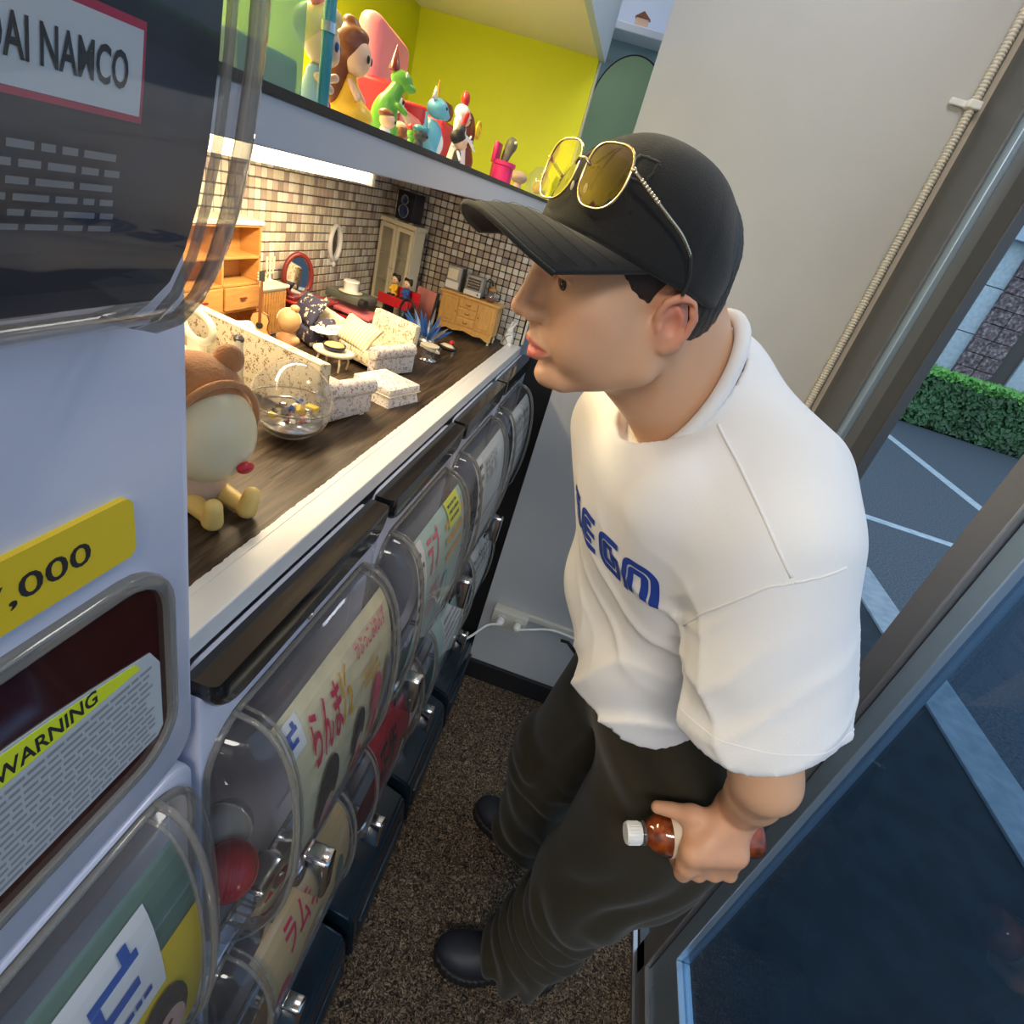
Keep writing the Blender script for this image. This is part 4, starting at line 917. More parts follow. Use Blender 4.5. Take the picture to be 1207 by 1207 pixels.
# sideboard with appliances
s = at('toy_sideboard', 'honey wood miniature sideboard on scrolled legs against the end wall', 'toy sideboard', -.372, 1.515, -2)
bw = mat('sideboard_wood', (.70, .40, .12), .35, var=.12, vscale=40, stretch=(6, 1, 1))
obj('carcass', MB().box(-.078, .078, -.026, .028, .022, .100, .001), bw, s); obj('top', MB().box(-.084, .084, -.031, .030, .100, .106, .0015), bw, s, auto=40)
ap = [(-.078, .024), (-.078, .010), (-.066, .008), (-.05, .015), (-.03, .012), (0, .018), (.03, .012), (.05, .015), (.066, .008), (.078, .010), (.078, .024)]
obj('apron', MB().prism(ap, -.029, -.024, 'y'), bw, s)
for x in (-.072, .072):
    for y in (-.024, .024): obj('leg', MB().lathe([(.0035, .016), (.005, .011), (.0025, .005), (.0038, .001), (.003, 0)], 10, c=(x, y, 0)), M['cer'], s, smooth=True)
for x0, x1 in ((-.074, -.028), (.028, .074)):
    d = obj('door', MB().box(x0, x1, -.029, -.026, .028, .096, .001), bw, s); obj('door_panel', MB().box(x0 + .008, x1 - .008, -.0305, -.029, .036, .088, .001), bw, d); obj('knob', MB().ell((x0 + .004 if x0 > 0 else x1 - .004, -.031, .062), .0016, 8), M['dred'], d)
for z in (.030, .053, .076): d = obj('drawer', MB().box(-.025, .025, -.029, -.026, z, z + .019, .001), bw, s); obj('handle', MB().tube([(-.006, -.030, z + .011), (-.004, -.032, z + .008), (.004, -.032, z + .008), (.006, -.030, z + .011)], .0009, 6), M['dred'], d)
ZT = ZC + .1062
s = at('toy_oven', 'grey coffee machine, tallest appliance on the sideboard', 'toy appliance', -.432, 1.520, -2, z=ZT)
obj('housing', MB().box(-.020, .020, -.014, .016, 0, .058, .002), M['grey'], s, auto=40); obj('front_panel', MB().box(-.017, .011, -.016, -.014, .026, .052, .0006), M['cer'], s)
obj('side_panel', MB().box(.020, .023, -.014, .016, 0, .056), M['darkgrey'], s); obj('tray', MB().box(-.018, .018, -.020, -.014, .004, .022, .001), M['wht'], s)
s = at('toy_microwave', 'white framed toaster oven in the middle of the sideboard', 'toy appliance', -.374, 1.515, -2, z=ZT)
obj('housing', MB().box(-.023, .023, -.012, .016, .002, .050, .002), M['grey'], s, auto=40); obj('window', MB().box(-.018, .016, -.0135, -.012, .018, .044, .0005), M['darkgrey'], s); obj('control_strip', MB().box(-.023, .023, -.018, -.012, .002, .014, .001), M['wht'], s)
for z in (.024, .031, .038): obj('rack', MB().box(-.017, .015, -.0142, -.0135, z, z + .001), M['silver'], s)
obj('knob', MB().ell((.016, -.0185, .008), .0022, 8), M['ink'], s)
s = at('toy_kettle', 'clear glass kettle with brown lid at the right of the sideboard', 'toy kettle', -.322, 1.505, 0, z=ZT)
obj('bowl', MB().lathe([(.008, 0), (.016, .006), (.017, .014), (.010, .024), (.009, .028)], 20), M['ball'], s, smooth=True); obj('lid', MB().lathe([(.012, .028), (.013, .031), (.004, .036), (.002, .042)], 16), W, s, smooth=True)
obj('handle', MB().tube([(.009, 0, .026), (.022, 0, .024), (.022, 0, .010), (.015, 0, .006)], .0018, 8), M['darkgrey'], s, smooth=True); obj('content', MB().lathe([(.007, .001), (.014, .006), (.015, .010), (0, .010)], 16), M['brownh'], s)
s = at('toy_rack', 'thin dark wire hook standing behind the glass kettle', 'toy rack', -.345, 1.535, 0, z=ZT)
obj('hook', MB().tube([(-.008, 0, 0), (-.008, 0, .040), (0, 0, .050), (.010, 0, .046), (.012, 0, .036)], .0018, 8), M['ink'], s, smooth=True); obj('foot', MB().box(-.014, .0, -.006, .006, 0, .003), M['ink'], s)
# white rabbit
s = at('toy_rabbit', 'white ceramic crouching rabbit with black outlines by the counter corner', 'figurine', -.262, 1.555, -20)
blob('body', [((0, 0, .022), (.014, .014, .022)), ((.002, -.003, .044), (.009, .010, .010)), ((-.012, -.004, .006), (.012, -.004, .006), .006, .006), ((-.014, 0, .014), (.006, .008, .008))], .0014, M['wht'], s)
for q in (-1, 1): blob('ear', [((.003 * q, .003, .050), (.005 * q, .012, .064), .0035, .003)], .0011, M['wht'], s)
obj('outline', MB().tube([(-.010, -.012, .030), (.0, -.0155, .022), (.008, -.013, .012), (.004, -.0145, .006)], .0008, 6), M['ink'], s)
obj('outline', MB().tube([(.010, -.0085, .034), (.003, -.0145, .030), (-.004, -.0145, .018), (-.008, -.012, .010)], .0008, 6), M['ink'], s)
# glass stand, blue crystal, black dish
s = at('toy_stool', 'clear and black round pedestal stool with silver foot', 'toy stool', -.362, 1.185)
obj('foot', MB().lathe([(.020, 0), (.021, .003), (.008, .006), (.006, .010)], 24), M['chrome'], s, smooth=True); obj('stem', MB().lathe([(.015, .006), (.013, .022), (.018, .030)], 20, cap=False), M['ball'], s, smooth=True)
obj('seat', MB().lathe([(0, .030), (.020, .030), (.021, .034), (0, .036)], 24), M['cer'], s, auto=40)
s = at('toy_crystal', 'spiky blue crystal ornament with silver facets behind the stool', 'ornament', -.405, 1.285)
r = random.Random(12); blob('base', [((0, 0, .012), (.024, .018, .014))], .0016, M['silver'], s)
for i in range(22):
    d = Vector((r.uniform(-.9, .9), r.uniform(-.6, .6), r.uniform(.6, 1.6))).normalized(); L = r.uniform(.045, .085)
    obj('shard', MB().lathe([(.0, 0), (.0055, L * .3), (.004, L * .7), (0, L)], 5, M=Matrix.Translation((d.x * .01, d.y * .01, .012)) @ d.to_track_quat('Z', 'Y').to_matrix().to_4x4()), M['crystal'] if i % 4 else M['silver'], s)
s = at('toy_tray', 'black oval tray of food with a red ball beside the blue crystal', 'toy tray', -.352, 1.290, -20, z=ZC + .010)
obj('tray', MB().lathe([(.018, -.002), (.026, .003), (.027, .008), (.024, .008), (.020, .004), (0, .004)], 24, sy=.6), M['ink'], s, smooth=True); obj('food', MB().lathe([(.022, .006), (.012, .011), (0, .012)], 20, sy=.55), M['cer'], s, smooth=True)
obj('red_ball', MB().ell((.0, .014, .014), .0065, 12), M['red'], s, smooth=True)
for q in (-.018, .018): obj('foot', MB().cyl((q, 0, -.010), (q, 0, 0), .004), M['silver'], s)
s = at('toy_spoon_rest', 'small white and black pointed board in front of the food tray', 'toy board', -.375, 1.235, -25, z=ZC)
obj('board', MB().prism([(-.028, -.006), (.012, -.010), (.030, 0), (.012, .010), (-.028, .006)], .010, .014, 'z'), M['wht'], s); obj('stripe', MB().prism([(-.018, -.004), (.012, -.005), (.018, 0), (.012, .005), (-.018, .004)], .014, .0148, 'z'), M['ink'], s)
obj('post', MB().cyl((0, 0, 0), (0, 0, .011), .006), M['ink'], s)

# ---------------------------------------------------------------- toy figures on the yellow shelf
ZS = 1.6145
def shelf(name, label, x, y, rz=0, cat='toy figure'): return at(name, label, cat, x, y, rz, z=ZS)
def eyes(s, x, y, z, r, m=None, both=True):
    for q in ((-1, 1) if both else (1,)): obj('eye', MB().ell((x, y * q, z), (r * .5, r, r * 1.2), 10), m or M['ink'], s, smooth=True)
s = shelf('glass_box', 'frosted pale green glass box at the left end of the toys', -.300, .435)
fg = clear_mat('frosted_green', (.55, .72, .60), .35, .3); obj('panes', MB().box(-.03, .025, -.045, .03, .002, .100, .001), fg, s); obj('base', MB().box(-.032, .027, -.047, .032, 0, .004), M['teal'], s); obj('filling', MB().box(-.028, .023, -.043, .028, .004, .030, .004), mat('pale_teal_filling', (.12, .30, .28), .7), s)
s = shelf('toy_doll', 'blonde doll with pink bow and pale blue dress', -.283, .495, 20)
blob('dress', [((0, 0, .004), (0, 0, .028), .014, .007)], .0011, mat('powder_blue', (.40, .55, .72), .4), s); blob('arm', [((.004, -.010, .026), (.014, -.012, .020), .003, .003)], .0009, M['skinp'], s); blob('arm', [((.004, .010, .026), (.014, .010, .030), .003, .003)], .0009, M['skinp'], s)
blob('head', [((.003, 0, .049), (.0135, .0145, .0155)), ((.010, 0, .042), (.007, .009, .007))], .0011, M['skinp'], s, k=.003)
blob('hair', [((-.004, 0, .056), (.0155, .0165, .014)), ((.006, 0, .065), (.011, .014, .007))], .0011, M['blonde'], s); eyes(s, .0155, .0065, .048, .0028, M['dblue'])
for q in (-1, 1): blob('bow_loop', [((-.002, .008 * q, .074), (.005, .009, .007))], .001, M['pink'], s)
blob('flower', [((.008, .006, .010), (.005, .005, .005))], .001, M['magenta'], s)
s = shelf('toy_staff', 'teal rounded staff standing in front of the blonde doll', -.262, .472, 0, 'toy staff')
obj('rod', MB().cyl((0, 0, 0), (0, 0, .080), .0042, n=14, bev=.001), M['teal'], s, smooth=True); obj('tip', MB().ell((0, 0, .082), (.0062, .0062, .014), 14), M['teal'], s, smooth=True); obj('collar', MB().lathe([(.0055, .052), (.0055, .058)], 14), M['silver'], s)
s = shelf('toy_doll', 'doll with long brown hair and a full yellow dress', -.283, .552, 15)
blob('dress', [((0, 0, .001), (0, 0, .030), .020, .008), ((.010, .0, .012), (.012, .016, .010))], .0012, M['yel'], s, k=.006); blob('torso', [((0, 0, .030), (0, 0, .036), .007, .006)], .001, M['yel'], s)
blob('head', [((.003, 0, .053), (.0125, .0135, .0145))], .0011, M['skinp'], s)
blob('hair', [((-.004, 0, .058), (.0155, .0165, .0145)), ((-.010, -.004, .045), (-.012, -.006, .022), .010, .007), ((.002, 0, .067), (.010, .013, .006)), ((-.004, 0, .074), (.007, .007, .005))], .0011, M['brownh'], s, k=.004); eyes(s, .0145, .006, .053, .0026)
for q in (-1, 1): blob('arm', [((.002, .008 * q, .034), (.010, .012 * q, .024), .0028, .0028)], .0009, M['skinp'], s)
s = shelf('toy_dinosaur', 'bright green upright toy dinosaur wearing a dark red cone hat', -.280, .632, 25)
blob('body', [((-.004, 0, .022), (.013, .012, .018)), ((-.002, 0, .034), (.006, 0, .050), .009, .0065), ((-.010, 0, .014), (-.030, .004, .004), .009, .002), ((.005, .008, .012), (.006, .009, .003), .006, .005), ((.005, -.008, .012), (.006, -.009, .003), .006, .005), ((.008, .008, .034), (.016, .007, .030), .0025, .002), ((.008, -.008, .034), (.016, -.007, .030), .0025, .002)], .0011, M['green'], s, k=.004)
blob('head', [((.008, 0, .056), (.0105, .008, .0075)), ((.015, 0, .051), (.008, .007, .004))], .001, M['green'], s, k=.002); eyes(s, .012, .0065, .060, .0022, M['wht'])
obj('party_hat', MB().lathe([(.0058, .061), (0, .082)], 16), M['dred'], s, auto=40)
for q in (-1, 1): blob('foot', [((.012, .009 * q, .002), (.007, .005, .0025))], .0009, M['green'], s)
s = shelf('toy_bird', 'small toy with white head and brown spots beside the dinosaur', -.290, .665, 20)
blob('body', [((0, 0, .004), (0, 0, .028), .007, .004)], .0011, M['cer'], s); blob('head', [((.002, 0, .038), (.008, .0085, .008))], .0011, M['wht'], s); blob('beak', [((.010, 0, .034), (.016, 0, .026), .0035, .0025)], .0009, M['skinp'], s); eyes(s, .009, .004, .041, .0022)
for i, (x, y, c1, c2, lb) in enumerate(((-.268, .602, 'wht', 'brownh', 'tiny white round toy with brown cap before the dinosaur'), (-.276, .692, 'green', 'red', 'tiny green toy with red cap at the shelf edge'), (-.262, .676, 'darkgrey', 'teal', 'tiny dark grey toy with teal belly at the shelf edge'), (-.300, .715, 'brownh', 'skinp', 'tiny brown toy head behind the green one'))):
    t = shelf('small_toy', lb, x, y, 20); blob('body', [((0, 0, .001), (0, 0, .010), .0065, .005)], .001, M[c1], t); blob('head', [((.001, 0, .018), (.0075, .008, .007))], .001, M[c1] if i != 0 else M['skinp'], t); blob('cap', [((-.001, 0, .023), (.0075, .0078, .004))], .001, M[c2], t); eyes(t, .0085, .0033, .018, .0012)
s = shelf('toy_armchair', 'coral pink toy armchair shaped like a padded seat behind the figures', -.365, .800, 10, 'toy armchair')
obj('back', MB().box(-.016, .012, -.085, .070, .0, .118, .012, 3), M['pink'], s, auto=45); obj('seat', MB().box(.012, .042, -.080, .066, 0, .045, .010, 3), M['pink'], s, auto=45)
for q in (-1, 1): obj('arm', MB().box(-.01, .042, -.008 + .078 * q, .078 * q + .008, 0, .062, .006, 3), M['red'], s, auto=45)
s = shelf('toy_dragon', 'light blue winged toy dragon with white belly and yellow crest', -.290, .785, 15)
blob('body', [((0, 0, .022), (.014, .014, .021)), ((-.010, 0, .010), (-.030, -.010, .006), .006, .003), ((.004, .009, .006), (.006, .005, .007)), ((.004, -.009, .006), (.006, .005, .007))], .0012, M['blue'], s, k=.004); blob('belly', [((.006, 0, .019), (.0105, .009, .015))], .0012, M['wht'], s)
blob('head', [((.003, 0, .055), (.013, .013, .011)), ((.012, 0, .050), (.007, .008, .005))], .0012, M['blue'], s, k=.003)
for q in (-1, 1):
    obj('horn', MB().lathe([(.0035, 0), (0, .014)], 8, M=Matrix.Translation((-.002, .009 * q, .063)) @ Matrix.Rotation(-.4 * q, 4, 'X')), M['wht'], s, smooth=True)
    mb = MB(); mb.prism([(.008 * q, .030), (.034 * q, .046), (.030 * q, .030), (.022 * q, .032), (.016 * q, .022)], -.007, -.004, 'x'); obj('wing', mb, M['blue'], s)
    obj('eye', MB().ell((.0135, .006 * q, .057), .002, 8), M['ink'], s)
for i in range(7): a = -1.2 + .4 * i; obj('crest_spike', MB().lathe([(.004, 0), (0, .020)], 6, M=Matrix.Translation((0, 0, .064)) @ Matrix.Rotation(a * .45, 4, 'X')), M['yel'], s)
s = shelf('toy_figure', 'small figure with spiky black hair and grey clothes', -.272, .845, 20)
blob('torso', [((0, 0, .010), (0, 0, .018), .006, .005), ((0, .004, 0), (0, .003, .010), .003, .003), ((0, -.004, 0), (0, -.003, .010), .003, .003)], .001, M['darkgrey'], s); blob('head', [((.002, 0, .031), (.009, .0095, .0085))], .001, M['skinp'], s); blob('hair', [((-.003, 0, .036), (.0105, .012, .009)), ((-.002, .008, .044), (.005, .005, .005)), ((-.002, -.008, .043), (.005, .005, .005)), ((0, 0, .047), (.005, .006, .005))], .001, M['ink'], s); eyes(s, .0105, .0035, .031, .0013)
for q in (-1, 1): blob('arm', [((0, .006 * q, .020), (.004, .013 * q, .012), .002, .002)], .0009, M['wht'], s)
s = shelf('toy_figure', 'tall white haired figure with raised arm and red trim', -.300, .930, 15)
blob('robe', [((0, 0, .002), (0, 0, .052), .016, .007)], .0012, mat('pale_pink_robe', (.78, .62, .62), .5), s)
blob('head', [((.002, 0, .066), (.009, .0095, .010))], .0011, M['skinp'], s); blob('hair', [((-.003, 0, .072), (.011, .012, .010)), ((-.006, .010, .060), (-.006, .014, .030), .006, .003), ((-.006, -.010, .060), (-.006, -.014, .030), .006, .003)], .0011, M['wht'], s)
blob('hat', [((-.002, .003, .088), (.006, .010, .010))], .0011, M['red'], s); blob('arm', [((0, .010, .048), (.012, .034, .044), .0035, .003)], .001, M['wht'], s); blob('arm', [((0, -.010, .048), (.006, -.024, .070), .0035, .003)], .001, M['red'], s)
for i in range(4): obj('finger', MB().cyl((.012, .034, .044), (.014 + .003 * i, .046 - .002 * i, .050 - .006 * i), .0016, n=6), M['wht'], s)
eyes(s, .0105, .0035, .066, .0014)
s = shelf('brown_pouch', 'dark brown rounded pouch with an orange ring, behind the white haired figure', -.345, 1.09, 0, 'pouch')
blob('pouch', [((0, 0, .020), (.022, .032, .022)), ((0, 0, .056), (.016, .030, .036))], .002, mat('brown_leather', (.16, .03, .012), .4), s, k=.01)
obj('ring', MB().tube([(.019, .012 + .012 * math.cos(a), .070 + .012 * math.sin(a)) for a in [2 * PI * i / 20 for i in range(20)]], .002, 6, True), M['yel'], s, smooth=True)
s = shelf('toy_block', 'red block-shaped toy behind the blue dragon', -.355, .975, 0)
obj('block', MB().box(-.02, .02, -.03, .05, 0, .060, .01, 3), M['red'], s, auto=45); obj('top', MB().box(-.015, .015, -.015, .035, .060, .085, .01, 3), M['dred'], s, auto=45)
s = shelf('magenta_pot', 'magenta pot with grey-green plant head and lid at the right of the toys', -.283, 1.15, 0, 'toy pot')
obj('pot', MB().lathe([(.020, 0), (.020, .032), (.023, .034), (.023, .040), (.019, .040), (0, .036)], 24), M['magenta'], s, auto=40); blob('creature', [((.0, .002, .042), (.004, .006, .062), .007, .009), ((.006, .008, .068), (.010, .012, .012))], .0014, mat('grey_green', (.13, .13, .09), .5), s)
obj('open_lid', MB().box(-.018, -.010, -.024, .012, .036, .066, .003), M['magenta'], s, auto=40)
obj('eye', MB().ell((.014, .0, .072), .0028, 8), M['cer'], s)
s = shelf('mushroom_toy', 'small tan mushroom-shaped toy next to the magenta pot', -.268, 1.235, 0)
blob('stalk', [((0, 0, .004), (0, 0, .014), .010, .008)], .0014, M['skinp'], s); blob('cap', [((0, 0, .026), (.017, .018, .011))], .0014, mat('tan_cap', (.55, .38, .26), .5), s)
for q in (-1, 1): blob('foot', [((.006, .006 * q, .001), (.005, .004, .003))], .0011, M['brownh'], s)
s = shelf('glass_ornament', 'clear rounded ornament at the far right of the yellow shelf', -.262, 1.42, 0, 'ornament')
obj('shell', MB().lathe([(.016, .004), (.026, .020), (.024, .045), (.012, .060), (0, .064)], 20), M['ball'], s, smooth=True); obj('base', MB().lathe([(.018, 0), (.018, .006)], 20), M['cer'], s); blob('flower', [((0, 0, .022), (.010, .012, .012))], .0016, M['yel'], s)

# ---------------------------------------------------------------- outlet box, cables
s = thing('outlet_box', 'cream double power outlet low on the grey wall', 'outlet', (.0, YB, .345))
obj('backplate', MB().box(-.062, .055, -.004, 0, -.085, .010, .002), M['offw'], s)
obj('housing', MB().box(-.068, .060, -.045, 0, -.035, .028, .005), M['offw'], s, auto=40)
for x in (-.032, .030):
    so = obj('socket', MB().lathe([(.020, 0), (.020, .006), (.016, .006), (.015, .001), (0, .001)], 24, M=Matrix.Translation((x, -.045, -.004)) @ Matrix.Rotation(PI / 2, 4, 'X')), M['offw'], s, auto=40)
one('power_plug', MB().lathe([(.014, 0), (.013, .022), (.006, .030)], 18, M=Matrix.Translation((-.032, YB - .0465, .341)) @ Matrix.Rotation(PI / 2, 4, 'X')), M['wht'], 'round cream plug in the left socket, its cord going to the machines', 'plug')
one('power_plug', MB().lathe([(.014, 0), (.013, .022), (.006, .030)], 18, M=Matrix.Translation((.030, YB - .0465, .341)) @ Matrix.Rotation(PI / 2, 4, 'X')), M['wht'], 'round cream plug in the right socket, its cord running right along the wall', 'plug')
def bez(pts, n=10):
    out = []
    for i in range(len(pts) - 1):
        p0 = Vector(pts[max(i - 1, 0)]); p1 = Vector(pts[i]); p2 = Vector(pts[i + 1]); p3 = Vector(pts[min(i + 2, len(pts) - 1)])
        for k in range(n): t = k / n; out.append(.5 * ((2 * p1) + (p2 - p0) * t + (2 * p0 - 5 * p1 + 4 * p2 - p3) * t * t + (3 * p1 - p0 - 3 * p2 + p3) * t ** 3))
    return out + [Vector(pts[-1])]
one('wall_cable', MB().tube(bez([(-.032, YB - .075, .341), (-.07, 1.51, .335), (-.11, 1.47, .30), (-.15, 1.44, .27)]), .0042, 8), M['wht'], 'white cord from the left plug across to the far machines', 'cord', smooth=True)
one('wall_cable', MB().tube(bez([(.030, YB - .075, .341), (.08, YB - .06, .355), (.16, YB - .02, .352), (.30, YB - .02, .345), (.50, YB - .02, .34)]), .0042, 8), M['wht'], 'white cord from the right plug along the grey wall behind the person', 'cord', smooth=True)
one('cable_duct', MB().box(.058, .55, YB - .016, YB, .350, .372, .003), M['offw'], 'thin cream cable duct running right from the outlet', 'duct')

# ---------------------------------------------------------------- the person
Vn = lambda *a: np.array(a, float)
nrm = lambda v: v / np.linalg.norm(v)
person = thing('person', 'person in black cap, white T-shirt and baggy dark trousers leaning over the counter', 'person', (.30, .85, 0))
PO = Vn(.30, .85, 0)
def pobj(name, V, Q, m, cols=None, label=None, smooth=True): return obj(name, np_mesh(name, V - PO, Q, cols), m, person, smooth=smooth, label=label)
# head frame: columns forward, left, up
yaw, pit, rol = math.radians(26), math.radians(14), math.radians(1)
HF = Vn(-math.cos(yaw) * math.cos(pit), -math.sin(yaw) * math.cos(pit), -math.sin(pit))
HU = Vn(-math.cos(yaw) * math.sin(pit), -math.sin(yaw) * math.sin(pit), math.cos(pit)); HL = np.cross(HU, HF)
HR = np.stack([HF, HL, HU], 1); HO = Vn(.008, .628, 1.536)
hw = lambda x, y, z: HO + HR @ Vn(x, y, z)
hloc = lambda P: (P - HO) @ HR

class G2:      # a grid whose coordinates were rotated into another frame
    def __init__(s, X, Y, Z): s.X, s.Y, s.Z = X, Y, Z
def sub(F, d, k): return smax(F, -d, k)
def poly(g, pts, rs, k=.002):
    F = None
    for (a, b, ra, rb) in zip(pts, pts[1:], rs, rs[1:]):
        d = cap(g, a, b, ra, rb); F = d if F is None else np.minimum(F, d)
    return F
def head_sdf(g):
    F = els(g, (-.008, 0, .054), (.093, .076, .078))
    F = smin(F, els(g, (.030, 0, .012), (.062, .064, .078)), .02)
    F = smin(F, els(g, (.030, 0, -.025), (.058, .050, .055)), .02)
    for q in (-1, 1):
        F = smin(F, cap(g, (.004, .054 * q, -.046), (.070, .020 * q, -.066), .016, .014), .016)
        F = smin(F, cap(g, (-.002, .062 * q, -.008), (.004, .056 * q, -.044), .014, .015), .014)
        F = smin(F, els(g, (.050, .042 * q, .004), (.029, .024, .024)), .024); F = smin(F, els(g, (.034, .042 * q, -.026), (.042, .024, .036)), .022)
        F = smin(F, cap(g, (.086, .012 * q, .052), (.074, .042 * q, .053), .011, .010), .012)
        F = smin(F, els(g, (.062, .034 * q, -.026), (.026, .022, .024)), .016)
    F = smin(F, els(g, (.081, 0, -.064), (.016, .020, .016)), .012)
    F = smin(F, els(g, (.080, 0, -.026), (.020, .028, .022)), .012)
    for q in (-1, 1): F = sub(F, els(g, (.101, .036 * q, .034), (.020, .015, .012)), .010)
    F = smin(F, cap(g, (.091, 0, .048), (.110, 0, .012), .0088, .0098), .012)
    F = smin(F, els(g, (.1135, 0, .005), (.0115, .0105, .0095)), .006)
    F = smin(F, els(g, (.088, 0, .010), (.017, .017, .022)), .008)
    for q in (-1, 1): F = smin(F, els(g, (.102, .0135 * q, -.0005), (.0125, .0064, .0080)), .008)
    for q in (-1, 1): F = sub(F, els(g, (.108, .0068 * q, -.0085), (.0058, .0032, .0040)), .003)
    F = smin(F, cap(g, (.100, 0, -.008), (.098, 0, -.020), .006, .006), .006)
    # lips
    up = [(.0905, -.026, -.0345), (.0985, -.013, -.0285), (.1015, -.004, -.0262), (.1010, 0, -.0272), (.1015, .004, -.0262), (.0985, .013, -.0285), (.0905, .026, -.0345)]
    F = smin(F, poly(g, up, [.0035, .0052, .0058, .0056, .0058, .0052, .0035]), .004)
    lo = [(.0900, -.024, -.0362), (.0970, -.012, -.0408), (.0995, 0, -.0425), (.0970, .012, -.0408), (.0900, .024, -.0362)]
    F = smin(F, poly(g, lo, [.0035, .0060, .0072, .0060, .0035]), .004)
    ml = [(.0935, -.0265, -.0355), (.1030, -.013, -.0345), (.1075, 0, -.0338), (.1030, .013, -.0345), (.0935, .0265, -.0355)]
    F = sub(F, poly(g, ml, [.0016, .0018, .0018, .0018, .0016]), .0022)
    F = sub(F, els(g, (.1010, 0, -.0545), (.010, .016, .0048)), .008)
    # eyelids
    for q in (-1, 1):
        F = smin(F, els(g, (.0725, .0325 * q, .034), (.0142, .0150, .0135)), .004)
        F = sub(F, cap(g, (.0905, .0215 * q, .0325), (.0835, .0455 * q, .0340), .0050, .0030), .0014)
        F = smin(F, poly(g, [(.089, .019 * q, .0355), (.0892, .031 * q, .0395), (.081, .047 * q, .0355)], [.0016, .0018, .0014]), .002)
    # ears
    for q in (-1, 1):
        e = lambda x, y, z: (-.012 + (x + .012) * .86, q * (.072 + (y - .072) * .9), .004 + (z - .006) * .86)
        pl = els(g, e(-.012, .0755, .006), (.016, .0065, .027)); F = smin(F, pl, .005)
        hx = [e(.004, .0725, .004), e(.006, .0775, .016), e(.000, .0835, .029), e(-.012, .0885, .034), e(-.024, .0915, .027), e(-.029, .0910, .012), e(-.026, .0865, -.004), e(-.018, .0810, -.017), e(-.007, .0755, -.023), e(.001, .0720, -.018)]
        F = smin(F, poly(g, hx, [.003, .0036, .0040, .0042, .0042, .0040, .0038, .0046, .0052, .0035]), .0035)
        an = [e(-.012, .083, .022), e(-.019, .0845, .012), e(-.018, .082, -.002), e(-.009, .078, -.010)]
        F = smin(F, poly(g, an, [.0026, .003, .003, .003]), .003)
        F = sub(F, els(g, e(-.007, .0855, .003), (.0082, .0075, .0105)), .003)
        F = smin(F, els(g, e(.003, .0765, .000), (.0032, .0045, .0055)), .002)
        F = sub(F, els(g, e(-.016, .0925, .024), (.0075, .0042, .0045)), .002)
    return F
NB = Vn(.122, .700, 1.440)
def neck_sdf(g, hloc_pts=None):
    a = hw(-.030, 0, .000); b = NB
    F = cap(g, a, b, .056, .060)
    F = smin(F, cap(g, hw(-.050, 0, .015), NB + Vn(.010, .008, .02), .046, .046), .02)
    F = smin(F, cap(g, hw(.015, 0, -.045), NB + Vn(-.022, -.010, -.010), .030, .043), .022)
    F = smin(F, cap(g, hw(-.022, .062, -.018), NB + Vn(-.042, -.025, -.03), .011, .012), .016)
    return F
def to_loc(g): 
    P = np.stack([g.X - HO[0], g.Y - HO[1], g.Z - HO[2]], -1) @ HR.astype(np.float32); return G2(P[..., 0], P[..., 1], P[..., 2])
# head + neck in fine resolution
g = Grid((-.150, .475, 1.30), (.215, .80, 1.72), .0022)
gl = to_loc(g)
F = smin(head_sdf(gl), neck_sdf(g), .018)
F = smax(F, -(g.Z - 1.335), .004)
Vh, Qh = surfnet(F, g)
# arms, hands, trunk
SN, SF_ = Vn(.232, .555, 1.372), Vn(.085, .925, 1.345)
EL, WR = Vn(.332, .486, 1.122), Vn(.408, .592, .955)
Bx = nrm(Vn(-.95, -.25, -.17)); Ox = Vn(0, -1, .15); Ox = nrm(Ox - Bx * (Ox @ Bx)); Dx = np.cross(Bx, Ox); Dx = Dx if Dx[2] < 0 else -Dx
K = Vn(.268, .552, .862) - Bx * .108; BR = .0315
def ha(s, phi, R): a = math.radians(phi); return K + Bx * s + R * (math.cos(a) * Ox + math.sin(a) * Dx)
def hand_sdf(g):
    F = cap(g, EL, WR, .037, .0270)
    wr = ha(-.036, -78, .060)
    F = smin(F, cap(g, EL + (WR - EL) * .55, wr, .034, .026), .015)
    for s, L in ((.034, 1.0), (.0115, 1.06), (-.0115, 1.0), (-.033, .86)):
        m = ha(s, 42, .047); p1 = ha(s, 42 + 62 * L, .0455); p2 = ha(s, 42 + 112 * L, .0425); p3 = ha(s, 42 + 150 * L, .0415)
        F = smin(F, cap(g, wr, ha(s * .95, -18, .047), .023, .0155), .012); F = smin(F, cap(g, ha(s * .95, -18, .047), m, .0150, .0118), .010)
        fg = poly(g, [m, p1, p2, p3], [.0112, .0098, .0088, .0076]); F = smin(F, fg, .0045)
        F = smin(F, els(g, m + (m - K) * .06, (.0095, .0095, .0095)), .006); F = smin(F, els(g, p1, (.0104,) * 3), .004)
    t0, t1, t2, t3 = ha(-.012, -62, .050), ha(.026, -76, .048), ha(.052, -92, .0435), ha(.070, -104, .0405)
    F = smin(F, cap(g, wr, t0, .024, .019), .014); F = smin(F, cap(g, t0, t1, .019, .0135), .010); F = smin(F, poly(g, [t1, t2, t3], [.0130, .0112, .0092]), .006)
    F = smin(F, cap(g, t1, ha(.034, 20, .045), .010, .010), .016)
    bt = cap(g, K + Bx * .09, K - Bx * .085, BR + .0002)
    return smax(F, -bt, .001)
g = Grid((.24, .36, .80), (.50, .70, 1.23), .0023)
F = hand_sdf(g); F = smin(F, cap(g, SN, EL, .050, .038), .012); F = np.maximum(F, g.Z - 1.215)
Va, Qa = surfnet(F, g)
EF, WF = Vn(.205, 1.035, 1.10), Vn(.270, 1.045, .90)
